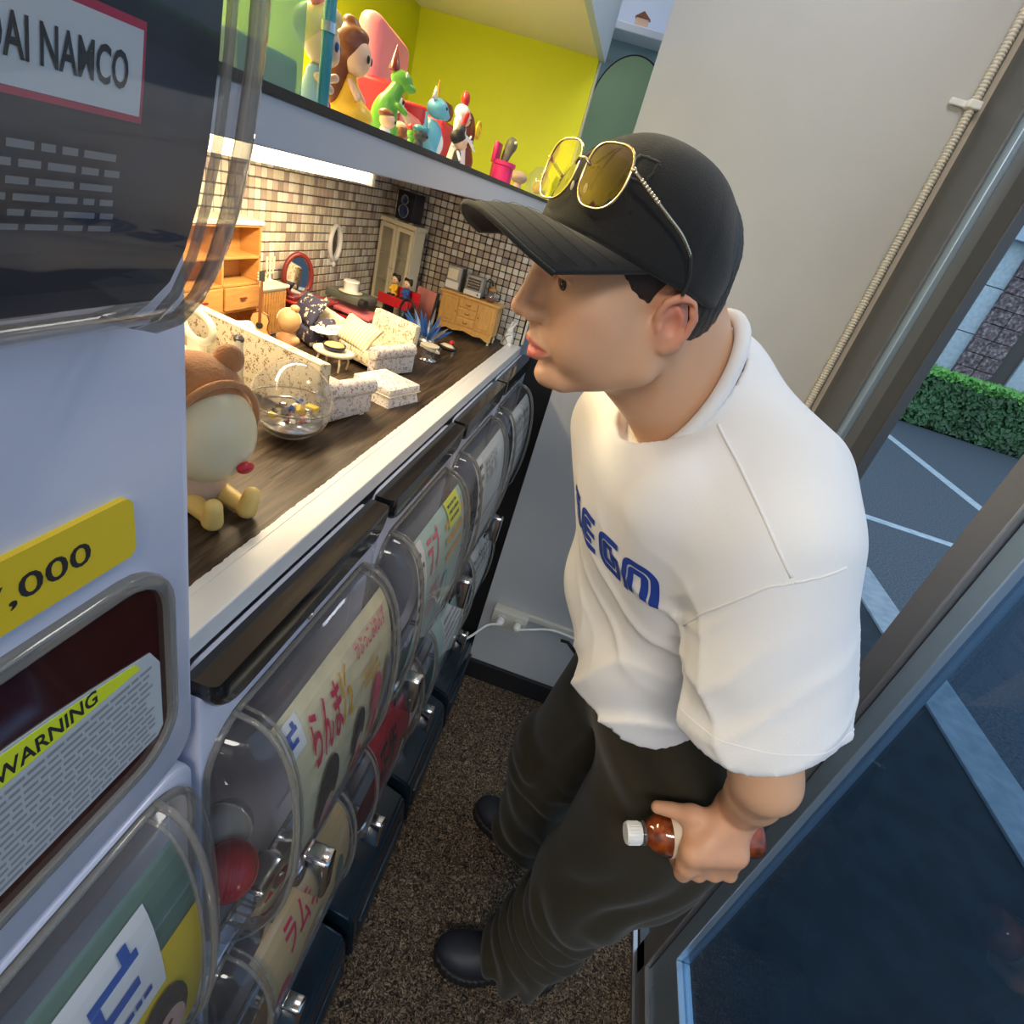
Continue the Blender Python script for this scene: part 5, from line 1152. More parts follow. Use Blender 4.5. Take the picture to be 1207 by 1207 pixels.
g = Grid((-.02, .42, .78), (.50, 1.14, 1.47), .010)
F = cap(g, SN, EL - (EL - SN) * .2, .050, .046)
F = smin(F, cap(g, SF_, EF, .050, .042), .02); F = smin(F, cap(g, EF, WF, .042, .027), .01)
F = smin(F, cap(g, SN, SF_, .055), .03); F = smin(F, els(g, (.17, .755, 1.27), (.07, .13, .15)), .04); F = smin(F, cap(g, (.19, .765, 1.22), (.32, .83, .92), .075, .085), .04); F = smin(F, cap(g, NB, (.16, .74, 1.34), .06, .09), .03)
Vt, Qt = surfnet(F, g)
g = Grid((.20, .97, .76), (.35, 1.12, .95), .0035)      # far hand, relaxed beside the thigh
wf = WF; F = cap(g, wf + Vn(0, 0, .03), wf, .026, .024); kn = wf + Vn(-.012, 0, -.070)
for i in range(4):
    m = kn + Vn(-.030 + .020 * i, 0, .003 * i); F = smin(F, cap(g, wf, m, .018, .012), .012)
    L = (.9, 1, .95, .75)[i]; F = smin(F, poly(g, [m, m + Vn(-.003, -.010, -.036 * L), m + Vn(-.003, -.028, -.050 * L)], [.0098, .0085, .007]), .004)
F = smin(F, poly(g, [wf + Vn(-.018, 0, -.015), wf + Vn(-.042, -.006, -.048), wf + Vn(-.048, -.012, -.075)], [.014, .0105, .008]), .006)
Vf, Qf = surfnet(F, g)
n1, n2, n3 = len(Vh), len(Vh) + len(Va), len(Vh) + len(Va) + len(Vt)
V = np.concatenate([Vh, Va, Vt, Vf]); Q = np.concatenate([Qh, Qa + n1, Qt + n2, Qf + n3])
base = Vn(.68, .39, .235); cols = np.tile(base, (len(V), 1)); pl = hloc(V)
def tint(center, rad, c, s):
    d = np.sqrt((((pl - np.array(center)) / np.array(rad)) ** 2).sum(1)); w = np.clip(1.25 - d, 0, 1)[:, None] * s; cols[:] = cols * (1 - w) + np.array(c) * w
tint((.108, 0, .006), (.022, .02, .016), (.62, .28, .19), .5)
for q in (-1, 1):
    tint((-.012, .086 * q, .010), (.030, .020, .040), (.68, .22, .15), .75); tint((.072, .045 * q, -.002), (.03, .03, .025), (.66, .34, .23), .35)
    tint((.094, .033 * q, .034), (.012, .016, .006), (.36, .16, .10), .55)
lipd = np.abs(pl[:, 2] + .0345 + 0.0 * pl[:, 0]); inl = (pl[:, 0] > .088) & (np.abs(pl[:, 1]) < .0265)
upm = -.0345 + .0115 * np.clip(1 - (np.abs(pl[:, 1]) / .027) ** 1.6, 0, 1); lom = -.0355 - .0135 * np.clip(1 - (np.abs(pl[:, 1]) / .026) ** 1.8, 0, 1)
wl_ = np.clip((upm - pl[:, 2]) / .0018 + .5, 0, 1) * np.clip((pl[:, 2] - lom) / .0018 + .5, 0, 1) * inl
cols = cols * (1 - wl_[:, None] * .85) + Vn(.60, .12, .11) * wl_[:, None] * .85
brow = (pl[:, 0] > .07) & (np.abs(np.abs(pl[:, 1]) - .033) < .020) & (np.abs(pl[:, 2] - .0545) < .0045); cols[brow] = cols[brow] * .25
for c_, r_ in (((.036, .066, -.020), .0016), ((.068, .045, -.052), .0013), ((.050, .060, .004), .0010)):
    cols[((pl - np.array(c_)) ** 2).sum(1) < (r_ * 1.6) ** 2] = (.22, .10, .07)
hand = (V[:, 2] < 1.0) & (V[:, 1] < .72)
cols[hand] = cols[hand] * Vn(1.02, .93, .90)
SK = mat('skin', (.7, .45, .3), .42, spec=.35, vcol='col', bump=.06, bscale=260, sub=.12)
body = pobj('body', V, Q, SK, cols)
# eyes
EW = mat('eye_white', (.50, .46, .43), .15); EI = mat('iris', (.035, .018, .010), .1)
for q in (-1, 1):
    c = hw(.0728, .0325 * q, .0338) - PO
    e = obj('eye', MB().ell(tuple(c), .0135, 24), EW, person, smooth=True)
    look = nrm(HR @ Vn(1, .22 if q > 0 else -.10, -.12)); mb = MB()
    Mx = Matrix.Translation(Vector(c + look * .0122)) @ Vector(look).to_track_quat('Z', 'Y').to_matrix().to_4x4()
    mb.lathe([(.0070, 0), (.0064, .0008), (0, .0018)], 20, M=Mx); obj('iris', mb, EI, e, smooth=True)
# nails
NM = mat('nail', (.74, .46, .38), .25)
# hair
g = Grid((-.125, -.095, -.075), (.095, .095, .16), .0026)
F = els(g, (-.010, 0, .053), (.0975, .0795, .083)); F = smin(F, els(g, (-.042, 0, .000), (.048, .058, .045)), .03)
F = smax(F, g.X * .75 - g.Z * 1.0 + .012 + 0 * g.X, .006) if False else F
cut = np.maximum(g.X - (.052 - .55 * np.clip(.058 - g.Z, 0, .1)), -(g.Z + .030 + .9 * np.clip(g.X + .035, 0, 1)))
cut = np.where(g.X > -.030, np.maximum(g.X - (.048 - .50 * np.clip(.062 - g.Z, -.1, .1)), .018 + .35 * np.clip(g.X - .010, 0, .1) - g.Z), -(g.Z + .036))
ear = np.minimum(els(g, (-.012, .085, .006), (.026, .035, .036)), els(g, (-.012, -.085, .006), (.026, .035, .036)))
F = smax(F, cut, .004); F = smax(F, -ear, .003)
F = F + .0008 * np.sin(g.X * 900 + 300 * g.Z) * np.sin(g.Z * 260 + g.X * 200)
F = np.maximum(F, g.Z - .11)
Vr, Qr = surfnet(F, g)
pobj('hair', (HR @ Vr.T).T + HO, Qr, mat('dark_hair', (.022, .014, .011), .45, bump=.6, bscale=500, stretch=(1, 1, .2)))

# cap in its own tilted frame
ca = math.radians(25); CO = Vn(-.006, .0, .061)
CF_, CU_ = Vn(math.cos(ca), 0, math.sin(ca)), Vn(-math.sin(ca), 0, math.cos(ca)); yw = math.radians(13); CR_ = np.stack([CF_, Vn(0, 1, 0), CU_], 1) @ np.array([[math.cos(yw), -math.sin(yw), 0], [math.sin(yw), math.cos(yw), 0], [0, 0, 1]])
def capw(x, y, z): return Vector(hw(*(CO + CR_ @ Vn(x, y, z))) - PO)
CRX, CRY, CRZ = .101, .0875, .088
def crown(u, v):
    a = 2 * PI * u; t = v * PI / 2
    k = math.cos(t) ** .82; seam = 1 - .008 * math.exp(-(((a * 6 / (2 * PI)) % 1 - .5) / .03) ** 2) if t < 1.45 else 1
    wob = 1 + .010 * math.sin(3 * a + 5 * t) * math.sin(2 * t) + .007 * math.sin(7 * a - 4 * t) * math.cos(t)
    fr = 1 + .02 * max(0, math.cos(a)) * math.sin(t) 
    return capw(CRX * k * math.cos(a) * seam * wob * fr, CRY * k * math.sin(a) * seam * wob, -.022 + (CRZ + .018) * math.sin(t))
CT = mat('black_cotton', (.013, .013, .0135), .85, spec=.25, bump=.35, bscale=900, sheen=.15)
mb = MB(); mb.surf(crown, 96, 30, cu=True); bmesh.ops.remove_doubles(mb.bm, verts=mb.bm.verts[:], dist=.0004)
co = obj('cap', mb, CT, person, smooth=True, label='black baseball cap with distressed stitched emblem'); solid(co, .0025, 1)
# sweat band edge, button, eyelets
obj('band', MB().tube([capw(CRX * 1.003 * math.cos(a), CRY * 1.003 * math.sin(a), -.022) for a in [2 * PI * i / 72 for i in range(72)]], .0022, 6, True), CT, co, smooth=True)
obj('button', MB().lathe([(.0085, -.001), (.0085, .001), (.005, .004), (0, .0048)], 16, M=Matrix.Translation(capw(0, 0, CRZ - .004)) @ Vector(HR @ CU_).to_track_quat('Z', 'Y').to_matrix().to_4x4()), CT, co, smooth=True)
for q in (-1, 1):
    for aa in (35, 85, 140):
        p = crown(math.radians(aa * q % 360) / (2 * PI), .62); cc = capw(0, 0, 0); n_ = (p - cc).normalized()
        obj('eyelet', MB().tube([p + n_ * .0012 + (n_.orthogonal() * math.cos(b) + n_.cross(n_.orthogonal()) * math.sin(b)) * .0024 for b in [2 * PI * i / 12 for i in range(12)]], .0008, 6, True), CT, co, smooth=True)
# emblem: raised, frayed block letters on the front panels (black on black)
def onc(a, v, h=.0012): p = crown((a / 360) % 1, v); return p + (p - capw(0, 0, .0)).normalized() * h
rr = random.Random(21); mb = MB()
for k, (a0, v0) in enumerate(((-50, .18), (-24, .20), (2, .20), (28, .18))):
    for st_ in ([(0, 0), (0, .30)], [(0, .30), (14, .30)], [(14, .30), (14, .16)], [(14, .16), (0, .15)], [(4, .15), (15, 0)]) if k % 2 else ([(0, 0), (7, .30)], [(7, .30), (14, 0)], [(3, .12), (11, .12)]):
        (x0, y0), (x1, y1) = st_; n_ = 8
        mb.tube([onc(a0 + x0 + (x1 - x0) * i / n_ + rr.uniform(-.6, .6), v0 + y0 + (y1 - y0) * i / n_ + rr.uniform(-.008, .008), .0010) for i in range(n_ + 1)], .0026, 6)
obj('emblem', mb, CT, co, smooth=True)
# brim
def brim(u, v, off=0):
    a = math.radians(-67 + 134 * u); x0, y0 = CRX * math.cos(a), CRY * math.sin(a); q = (y0 / .078) ** 2
    xe = .180 - .034 * q - .012 * q ** 4; yo = y0 * (1 - .03 * v)
    return capw(x0 - .001 + (xe - x0) * v, yo, -.0215 + v * (-.020 - .016 * q) + .006 * math.sin(PI * v) * (1 - q) + off)
mb = MB(); mb.surf(lambda u, v: brim(u, v), 48, 16); bo = obj('brim', mb, CT, co, smooth=True); solid(bo, .0034, -1)
obj('brim_edge', MB().tube([brim(i / 48, 1, -.0006) for i in range(49)], .0024, 8), CT, bo, smooth=True)
for vv in (.3, .5, .7, .88): obj('stitch', MB().tube([brim(.04 + .92 * i / 48, vv, .0010) for i in range(49)], .00022, 4), CT, bo)

# sunglasses resting on the cap front
SG = mat('gold_metal', (.72, .58, .38), .2, 1); LN = clear_mat('brown_tinted_lens', (.72, .60, .62), .0, .02, 1.7, (1, .75, .95)); LNY = clear_mat('amber_lens', (.80, .74, .55), 0, .02, 1.7)
gf = thing('sunglasses', 'gold framed tinted sunglasses resting on the front of the black cap', 'sunglasses', tuple(PO + np.array(capw(.112, 0, .030))))
gyaw = math.radians(8)
GFx = nrm(HR @ Vn(.84, .33, .42)); GL = nrm(HR @ Vn(-.34, .93, -.06)); GL = nrm(GL - GFx * (GL @ GFx)); GU = np.cross(GFx, GL)
gorg = np.array(capw(.106, .012, .020))
gloc = PO + gorg; gf.location = tuple(gloc)
def gw(x, y, z): return Vector(GFx * x + GL * y + GU * z)       # local to gf
def lens_out(q, k=1.0):
    P = []
    for i in range(40):
        a = 2 * PI * i / 40; c, s_ = math.cos(a), math.sin(a); e = 3.2
        r_ = 1 / ((abs(c) / .0248) ** e + (abs(s_) / .0250) ** e) ** (1 / e)
        y = r_ * c * k; z = r_ * s_ * k; 
        if z < 0: y *= 1 - .22 * (z / .0245) ** 2
        P.append(gw(-.006 * ((y + .030) / .06) ** 2, q * (y + .030), z))
    return P
for q in (-1, 1):
    fr = obj('lens_frame', MB().tube(lens_out(q), .0011, 8, True), SG, gf, smooth=True)
    mb = MB(); P_ = lens_out(q, .985); c0_ = gw(-.0012, q * .030, 0); mb.raw([c0_] + P_, [(0, i + 1, (i + 1) % 40 + 1) for i in range(40)]); obj('lens', mb, LN if q > 0 else LNY, fr, smooth=True)
    hp = gw(-.006, q * .0555, .009)
    obj('hinge', MB().ell(tuple(hp), .0026, 10), SG, gf, smooth=True)
    if q > 0: T = [hp, hp + Vector(HR @ Vn(-.030, .012, -.018)), hp + Vector(HR @ Vn(-.075, .014, -.062))]
    ends = [capw(.060, q * .083, .020), capw(.040, q * .092, .012), capw(.024, q * .0955, .003), capw(.012, q * .0955, -.012), capw(.006, q * .093, -.026)]
    ends = [Vector(e_) - Vector(gorg) for e_ in ends]
    obj('temple', MB().tube(bez([hp] + ends[:3], 8), .0016, 8), SG, gf, smooth=True)
    tt = obj('temple_tip', MB().tube(bez(ends[2:], 6), .0017, 8), M['ink'], gf, smooth=True)
    for i in range(8): p = Vector(hp).lerp(ends[0], .25 + .6 * i / 8); obj('temple_ring', MB().ell(tuple(p), .0021, 8), SG, gf, smooth=True)
    obj('nose_pad', MB().ell(tuple(gw(-.006, q * .009, -.010)), (.0015, .002, .004), 8), M['cer'], gf, smooth=True)
obj('bridge', MB().tube([gw(0, .0095, .006), gw(.003, .004, .010), gw(.003, -.004, .010), gw(0, -.0095, .006)], .0012, 8), SG, gf, smooth=True)

# shirt
Aa = nrm(SF_ - SN); Ss = nrm(Vn(.125, .715, 1.42) - Vn(.325, .83, .90)); Ff = -np.cross(Aa, Ss); Ff = nrm(Ff); Aa = nrm(np.cross(Ss, Ff)); Aa = Aa if Aa[1] > 0 else -Aa
BM = np.stack([Ff, Aa, Ss], 1).astype(np.float32)
g = Grid((-.04, .36, .80), (.50, 1.12, 1.56), .0042)
CH = Vn(.170, .745, 1.255)
F = rbox(g, CH, (.102, .178, .20), .075, BM)
F = smin(F, cap(g, SN + Vn(.0, .02, -.015), SF_ + Vn(0, -.02, -.02), .072, .070), .06)
F = smin(F, cap(g, (.132, .712, 1.480), (.17, .745, 1.36), .060, .09), .05)
F = smin(F, cap(g, (.16, .735, 1.30), (.265, .790, 1.04), .118, .125), .05)
F = smin(F, rbox(g, (.285, .80, .925), (.120, .175, .26), .085, BM), .06); F = smin(F, cap(g, (.145, .715, 1.465), (.232, .625, 1.415), .056, .070), .05)
F = smin(F, els(g, (.225, .690, .960), (.090, .110, .14), BM), .05)
SE = SN + (EL - SN) * .74
Tt = F.copy()
slv = cap(g, SN + Vn(.008, 0, -.01), SE + Vn(-.008, 0, 0), .078, .086); F = smin(F, slv, .040)
slf = cap(g, SF_, SF_ + (EF - SF_) * .75, .078, .090); F = smin(F, slf, .040)
# folds
sx = (g.X - CH[0]) * Ff[0] + (g.Y - CH[1]) * Ff[1] + (g.Z - CH[2]) * Ff[2]
sy = (g.X - CH[0]) * Aa[0] + (g.Y - CH[1]) * Aa[1] + (g.Z - CH[2]) * Aa[2]
sz = (g.X - CH[0]) * Ss[0] + (g.Y - CH[1]) * Ss[1] + (g.Z - CH[2]) * Ss[2]
def wave(u, amp, sharp=1.6): return amp * (1 - 2 * np.abs(np.sin(u)) ** sharp)
n1_ = noise3(g, 14, 3, 2); n2_ = noise3(g, 28, 5, 2)
low = 1 / (1 + np.exp((sz + .10) / .03))
def fold(u, amp, p=2.2): return -amp * (1 - np.abs(np.sin(u))) ** p
F += .0030 * n1_ * (.4 + low) + .0014 * n2_
F += low * wave(sy * 26 + sz * 16 + 1.6 * n1_, .0040)
F += low * fold(sy * 34 + sz * 22 + 2.4 * n1_ + .8 * n2_, .0055)
midm = np.exp(-((sz + .02) / .10) ** 2) * np.clip((.10 - sy) / .15, 0, 1)
F += midm * fold(sy * 30 - sz * 38 + 1.5 * n1_, .0048)
arm = np.exp(-np.clip(slv, 0, 1) / .02) * np.clip((SN[2] - .03 - g.Z) / .1, 0, 1)
aL = nrm(EL - SN); tA = (g.X - SN[0]) * aL[0] + (g.Y - SN[1]) * aL[1] + (g.Z - SN[2]) * aL[2]
F += arm * wave(tA * 30 + (g.X * 22) + 1.8 * n1_, .0032)
F += arm * fold(tA * 52 + g.X * 40 + 2.2 * n1_ + n2_, .0050)
AP = Vn(.185, .600, 1.235)       # armpit: creases fan out from here
for tgt, rr_, dp in ((Vn(.28, .66, .95), .010, 1), (Vn(.20, .72, .96), .011, 1), (Vn(.135, .74, 1.05), .009, 1), (Vn(.30, .60, 1.02), .012, 1)):
    pass
# cuts: hem, sleeve end, neck
nC = Ss; hem = .3625 + .75 * np.clip(g.X * Aa[0] + g.Y * Aa[1] + g.Z * Aa[2], .34, .50) - (g.X * nC[0] + g.Y * nC[1] + g.Z * nC[2]) + .006 * np.sin(sy * 22)
inner = F + .0085
F = smax(F, hem, .004); hollow = smax(inner, -(hem + .050), .01); F = smax(F, -hollow, .003)
se = tA - float((SE - SN) @ aL) - .004 - .01 * np.sin(g.X * 30); near = (g.Y < .62).astype(np.float32)
onarm = np.where((slv < Tt) & (g.Y < .66) & (tA > .12), se, -1); F = smax(F, onarm.astype(np.float32), .003)
hs = np.maximum(np.maximum(cap(g, SN + Vn(-.004, 0, 0), SE + aL * .1, .058, .072), -(se + .045)), se - .012); F = smax(F, -hs, .003)
aF = nrm(EF - SF_); tF = (g.X - SF_[0]) * aF[0] + (g.Y - SF_[1]) * aF[1] + (g.Z - SF_[2]) * aF[2]
F = smax(F, np.where((slf < .03) & (g.Y > .9) & (tF > .12), tF - .20, -1).astype(np.float32), .003)
NX = nrm(hw(-.02, 0, -.03) - NB)
nk = neck_sdf(g) - .0075
F = smax(F, -nk, .006)
RC, RN = Vn(.100, .690, 1.457) + nrm(Vn(-.90, -.37, .25)) * .008, nrm(Vn(-.90, -.37, .25))
ctop = (g.X - RC[0]) * RN[0] + (g.Y - RC[1]) * RN[1] + (g.Z - RC[2]) * RN[2]
ball_ = np.sqrt((g.X - RC[0]) ** 2 + (g.Y - RC[1]) ** 2 + (g.Z - RC[2]) ** 2) - .105
F = smax(F, -smax(smax(-ctop, nk + .0075 - .015, .004), ball_, .004), .005)
Vs, Qs = surfnet(F, g)
SH = mat('white_cotton', (.80, .80, .81), .85, spec=.2, bump=.12, bscale=700, sheen=.2)
shirt = pobj('shirt', Vs, Qs, SH)
bvh = BVHTree.FromPolygons([Vector(v) for v in Vs], [list(map(int, q)) for q in Qs])
def cast(p, d, h=.0012):
    r_ = bvh.ray_cast(Vector(p), Vector(d)); 
    if r_[0] is None: r_ = bvh.find_nearest(Vector(p))
    return r_[0] - Vector(d) * h - Vector(PO), r_[1]
# collar rib
aC = nrm(np.cross(RN, Vn(0, 0, 1))); bC = np.cross(RN, aC); pts = []
rs_ = np.arange(.03, .13, .001)
for i in range(60):
    a = 2 * PI * i / 60; dr2 = aC * math.cos(a) + bC * math.sin(a); o_ = RC - RN * .006
    P_ = o_[None] + rs_[:, None] * dr2[None]; dn = neck_sdf(G2(P_[:, 0], P_[:, 1], P_[:, 2])) - .0105
    k_ = int(np.argmax(dn > 0)) if (dn > 0).any() else 99; pts.append(Vector(P_[min(k_, 99)]))
for _ in range(3): pts = [(pts[i - 1] + pts[i] * 2 + pts[(i + 1) % 60]) / 4 for i in range(60)]
obj('collar', MB().tube([p - Vector(PO) for p in pts], .0088, 10, True), SH, shirt, smooth=True)
# letters SEGA in double-line strokes
BL = mat('blue_print', (.015, .055, .36), .7)
Cc = CH + Ff * .30 + Ss * .052 - Aa * .058
def chest(u, v):      # u to the reader's right (towards the near side), v up
    o_ = Cc - Aa * u + Ss * v; return o_
def stroke(mb, P, wd, h=.0012):
    dense = []
    for (a, b) in zip(P, P[1:]):
        n_ = max(1, int(math.hypot(b[0] - a[0], b[1] - a[1]) / .004))
        for i in range(n_): dense.append((a[0] + (b[0] - a[0]) * i / n_, a[1] + (b[1] - a[1]) * i / n_))
    dense.append(P[-1]); L, Rr = [], []
    for i, p in enumerate(dense):
        a = dense[max(i - 1, 0)]; b = dense[min(i + 1, len(dense) - 1)]; tx, ty = b[0] - a[0], b[1] - a[1]; l = math.hypot(tx, ty) + 1e-9; nx_, ny_ = -ty / l * wd / 2, tx / l * wd / 2
        L.append((p[0] + nx_, p[1] + ny_)); Rr.append((p[0] - nx_, p[1] - ny_))
    vs = [cast(chest(*p), -Ff, h)[0] for p in L + Rr]; n_ = len(dense)
    mb.raw(vs, [(i, i + 1, n_ + i + 1, n_ + i) for i in range(n_ - 1)])
def arcp(cx, cy, r_, a0, a1, n_=6): return [(cx + r_ * math.cos(math.radians(a0 + (a1 - a0) * i / n_)), cy + r_ * math.sin(math.radians(a0 + (a1 - a0) * i / n_))) for i in range(n_ + 1)]
LH = .058; LW = .050
def letter(ch, x):
    out = []
    for k, ins in ((0, .0045), (1, .0155)):
        w_, h_ = LW - ins, LH - ins; i0 = ins; r1 = max(.004, .018 - ins)
        if ch == 'S':
            m1 = LH / 2 + (.0045 if k == 0 else -.0065) * 1; 
            if k == 0: out.append([(w_, h_)] + arcp(i0 + r1, h_ - r1, r1, 90, 180) + arcp(i0 + r1, LH / 2 + .0035 + r1, r1, 180, 270) + arcp(w_ - .0115, LH / 2 + .0035 - .012, .012, 90, 0)[1:] + [(w_ - .0115, i0 + .011), (i0, i0 + .011)])
            else: out.append([(LW - .0045, LH - .0155), (.018, LH - .0155), (.018, LH / 2 + .0150)] ); out.append([(.030, LH / 2 + .0145)] + arcp(LW - .0045 - .014, LH / 2 + .0005, .014, 90, 0) + arcp(LW - .0045 - .014, .0185, .014, 0, -90) + [(.0045, .0045)])
        elif ch == 'E':
            out.append([(w_, h_)] + arcp(i0 + r1, h_ - r1, r1, 90, 180) + arcp(i0 + r1, i0 + r1, r1, 180, 270) + [(w_, i0)]); 
            if k: out.append([(i0 + .004, LH / 2), (LW - .006, LH / 2)])
        elif ch == 'G':
            out.append([(w_, h_)] + arcp(i0 + r1, h_ - r1, r1, 90, 180) + arcp(i0 + r1, i0 + r1, r1, 180, 270) + [(w_, i0), (w_, LH / 2 + (.004 if k == 0 else -.004)), (LW * .55, LH / 2 + (.004 if k == 0 else -.004))])
        else:
            out.append([(i0, i0 - (.004 if k == 0 else .011)), (i0, h_ - r1)] + arcp(i0 + r1, h_ - r1, r1, 180, 90)[1:] + arcp(w_ - r1, h_ - r1, r1, 90, 0) + [(w_, i0 - (.004 if k == 0 else .011))])
    for P_ in out:
        mb = letter_mb; stroke(mb, [(x + a, b - LH / 2) for a, b in P_], .0088)
for i, ch in enumerate('SEGA'):
    letter_mb = MB(); letter(ch, -.118 + i * .057); obj('letter', letter_mb, BL, shirt)
# seams on shoulder and sleeve: narrow raised ridges on the cloth
def seam(name, P, rr_):
    pts = []
    for a, b in zip(P, P[1:]):
        for i in range(4): pts.append(bvh.find_nearest(Vector(a).lerp(Vector(b), i / 4))[0])
    for _ in range(2): pts = [pts[0]] + [(pts[i - 1] + pts[i] * 2 + pts[i + 1]) / 4 for i in range(1, len(pts) - 1)] + [pts[-1]]
    obj(name, MB().tube([p - Vector(PO) for p in pts], rr_, 6), SH, shirt, smooth=True)
seam('shoulder_seam', [(0.141, 0.611, 1.455), (0.149, 0.595, 1.448), (0.157, 0.58, 1.442), (0.165, 0.565, 1.436), (0.176, 0.54, 1.426), (0.187, 0.519, 1.416), (0.198, 0.502, 1.406), (0.209, 0.49, 1.395), (0.221, 0.482, 1.384), (0.235, 0.477, 1.371)], .0018)
seam('armhole_seam', [(0.235, 0.477, 1.371), (0.229, 0.477, 1.366), (0.223, 0.477, 1.362), (0.217, 0.478, 1.357), (0.212, 0.479, 1.349), (0.207, 0.481, 1.34), (0.202, 0.484, 1.331), (0.197, 0.489, 1.319), (0.192, 0.495, 1.306), (0.187, 0.504, 1.292), (0.186, 0.514, 1.277), (0.186, 0.527, 1.26), (0.188, 0.547, 1.238)], .0014)
seam('armhole_seam', [(0.235, 0.477, 1.371), (0.242, 0.477, 1.375), (0.249, 0.479, 1.38), (0.257, 0.481, 1.384), (0.264, 0.485, 1.388), (0.271, 0.489, 1.392), (0.279, 0.495, 1.396)], .0014)
for k in (.012,):
    pts = []
    for i in range(60):
        a = 2 * PI * i / 60; e1 = nrm(np.cross(aL, Vn(0, 1, 0))); e2 = np.cross(aL, e1); o_ = SN + aL * (float((SE - SN) @ aL) - k - .004); r_ = bvh.ray_cast(Vector(o_ + (e1 * math.cos(a) + e2 * math.sin(a)) * .2), Vector(-(e1 * math.cos(a) + e2 * math.sin(a))))
        if r_[0] is not None and (r_[0] - Vector(o_)).length < .105: pts.append(r_[0] - Vector(PO))
    obj('sleeve_stitch', MB().tube(pts, .0008, 5, True), SH, shirt)

# trousers
g = Grid((.08, .52, .045), (.56, 1.16, 1.07), .0056)
F = els(g, (.325, .825, .905), (.150, .195, .16)); F = smin(F, els(g, (.29, .81, 1.0), (.100, .150, .11)), .04)
hn, hf, kn_, kf, an_, af = Vn(.375, .730, .83), Vn(.285, .925, .83), Vn(.325, .705, .475), Vn(.215, .975, .475), Vn(.285, .720, .10), Vn(.235, 1.015, .10)
for a, b, c_ in ((hn, kn_, an_), (hf, kf, af)):
    F = smin(F, cap(g, a, b, .128, .100), .05); F = smin(F, cap(g, b, c_, .100, .088), .05)
F = smin(F, els(g, (.42, .72, .62), (.09, .10, .20)), .06)
n1_ = noise3(g, 13, 8, 2)
F += .005 * n1_; lowm = np.clip((.62 - g.Z) / .4, 0, 1)
F += lowm * wave(g.Z * 30 + g.X * 16 + 3.4 * n1_, .0060) + .004 * wave(g.X * 30 + g.Z * 12 + 2 * n1_, 1)
F = sub(F, cap(g, (.265, .80, .86), (.18, .865, .42), .012, .02), .03)
F = smax(F, -(g.Z - .058 + .010 * np.sin(g.X * 30)), .006); F = smax(F, g.Z - 1.05, .006)
Vp, Qp = surfnet(F, g)
TM = mat('dark_olive_cloth', (.034, .028, .016), .85, spec=.2, bump=.15, bscale=500, sheen=.12)
trs = pobj('trousers', Vp, Qp, TM)
obj('belt_strap', MB().tube([Vector(Vn(.165, .96, .80) - PO), Vector(Vn(.135, .975, .815) - PO), Vector(Vn(.12, .98, .81) - PO)], .004, 8), M['matblack'], trs, smooth=True)
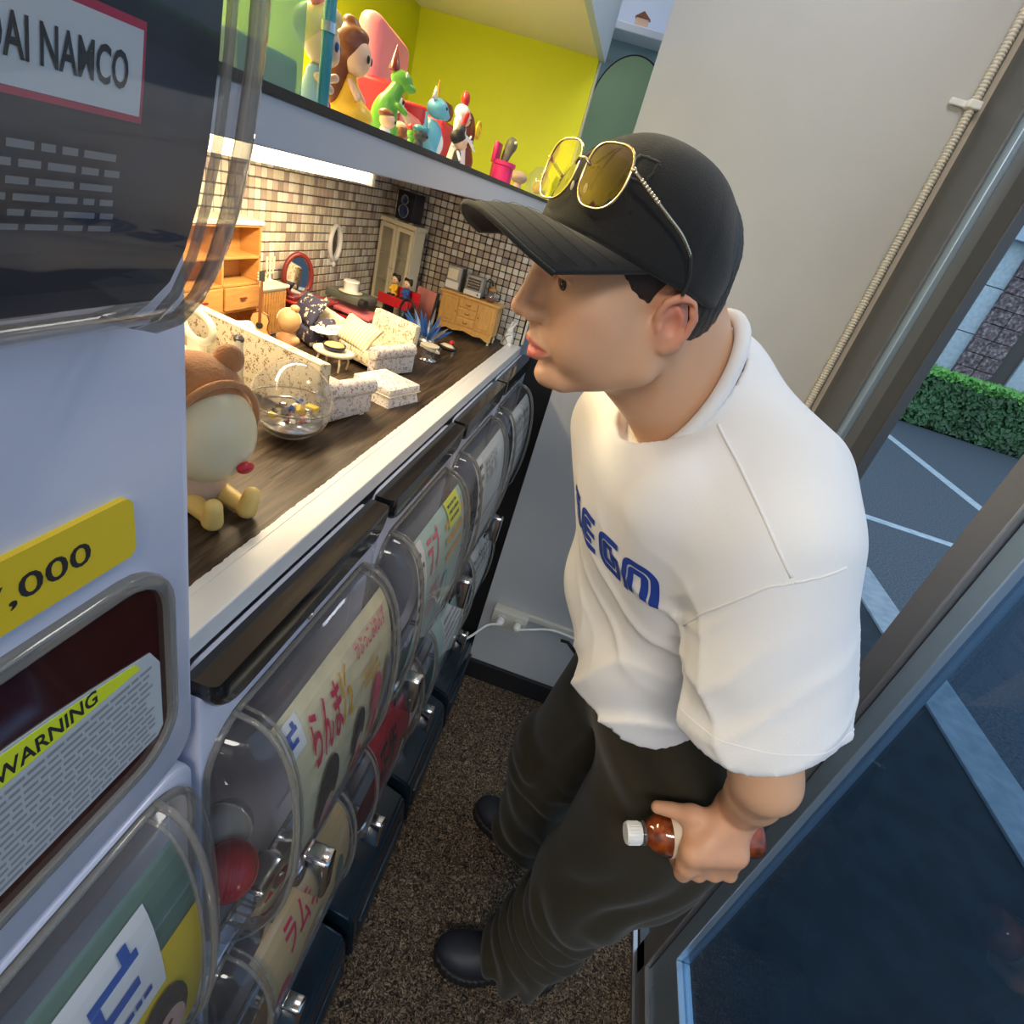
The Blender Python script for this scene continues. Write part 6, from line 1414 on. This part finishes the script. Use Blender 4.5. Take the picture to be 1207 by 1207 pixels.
# shoes
def shoe(heel, toe, lb):
    d = nrm(np.array(toe) - np.array(heel)); L = np.linalg.norm(np.array(toe) - np.array(heel)); sd = np.cross(Vn(0, 0, 1), d)
    def w_(t, s, z): return tuple(np.array(heel) + d * t * L + sd * s + Vn(0, 0, z))
    lo = np.minimum(heel, toe) - .085; hi = np.maximum(heel, toe) + .085; g = Grid((lo[0], lo[1], -.002), (hi[0], hi[1], .16), .0036)
    B3 = np.stack([d, sd, Vn(0, 0, 1)], 1)
    F = els(g, w_(.78, .004, .040), (.075, .047, .034), B3); F = smin(F, els(g, w_(.40, 0, .045), (.10, .041, .040), B3), .03); F = smin(F, els(g, w_(.16, 0, .050), (.048, .038, .048), B3), .03); F = smin(F, cap(g, w_(.22, 0, .06), w_(.18, 0, .12), .040, .040), .03)
    F = sub(F, cap(g, w_(.17, 0, .115), w_(.16, 0, .17), .032, .034), .006)
    up = np.maximum(F, .022 - g.Z)
    sole = smin(els(g, w_(.76, .004, .015), (.084, .055, .10), B3), els(g, w_(.25, 0, .015), (.088, .047, .10), B3), .03)
    tl = (g.X - heel[0]) * d[0] + (g.Y - heel[1]) * d[1]
    so = smax(sole + .0015 * np.sin(tl * 420), np.abs(g.Z - .0155) - .0150, .004)
    V1, Q1 = surfnet(up, g); V2, Q2 = surfnet(so, g)
    s = pobj('shoe', V1, Q1, mat('navy_black_leather', (.016, .018, .028), .55), label=lb); o2 = pobj('sole', V2, Q2, M['matblack']); o2.parent = s
    for i in range(5):
        t = .42 + .07 * i; zz = .098 - .011 * i
        obj('lace', MB().tube([Vector(np.array(w_(t, -.022, zz - .012)) - PO), Vector(np.array(w_(t + .012, 0, zz)) - PO), Vector(np.array(w_(t, .022, zz - .012)) - PO)], .0028, 6), M['matblack'], s, smooth=True)
shoe((.375, .728, 0), (.105, .700, 0), 'near dark blue-black shoe'); shoe((.345, 1.015, 0), (.108, 1.085, 0), 'far black shoe')

# bottle in the hand
t = thing('tea_bottle', 'clear bottle of amber tea with white cap held in the left hand', 'bottle', tuple(K + Bx * .0))
BMx = Matrix((tuple(Bx) + (0,), tuple(Ox) + (0,), tuple(Dx) + (0,), (0, 0, 0, 1))).transposed()
RT = Matrix(((0, 0, 1, 0), (1, 0, 0, 0), (0, 1, 0, 0), (0, 0, 0, 1)))
MX = BMx @ RT
prof = [(.030, -.085), (.0315, -.080), (.0315, .006), (.0300, .010), (.0315, .014), (.0315, .044), (.030, .058), (.0235, .074), (.0140, .084), (.0128, .092), (.0128, .100)]
obj('shell', MB().lathe(prof, 36, M=MX), clear_mat('bottle_clear', (.95, .95, .94), 0, .02, 1.45), t, smooth=True)
obj('tea', MB().lathe([(r_ - .0012, z) for r_, z in prof[:-2]], 36, M=MX), mat('amber_tea', (.30, .055, .006), .12, var=.6, vscale=70), t, smooth=True)
obj('label_band', MB().lathe([(.0320, -.050), (.0322, -.048), (.0322, .046), (.0318, .052)], 36, M=MX, cap=False), mat('cream_label', (.72, .62, .46), .45), t, smooth=True)
capm = MB(); capm.lathe([(.0150, .092), (.0155, .094), (.0155, .112), (.0140, .1145), (0, .1145)], 32, M=MX); cp_ = obj('bottle_cap', capm, M['wht'], t, auto=40)
mb = MB()
for i in range(24): a = 2 * PI * i / 24; mb.cyl(MX @ Vector((.0155 * math.cos(a), .0155 * math.sin(a), .095)), MX @ Vector((.0155 * math.cos(a), .0155 * math.sin(a), .111)), .0007, n=5)
obj('cap_ribs', mb, M['wht'], cp_)
obj('neck_ring', MB().lathe([(.0155, .086), (.0165, .087), (.0165, .089), (.0155, .090)], 28, M=MX), M['ball'], t)
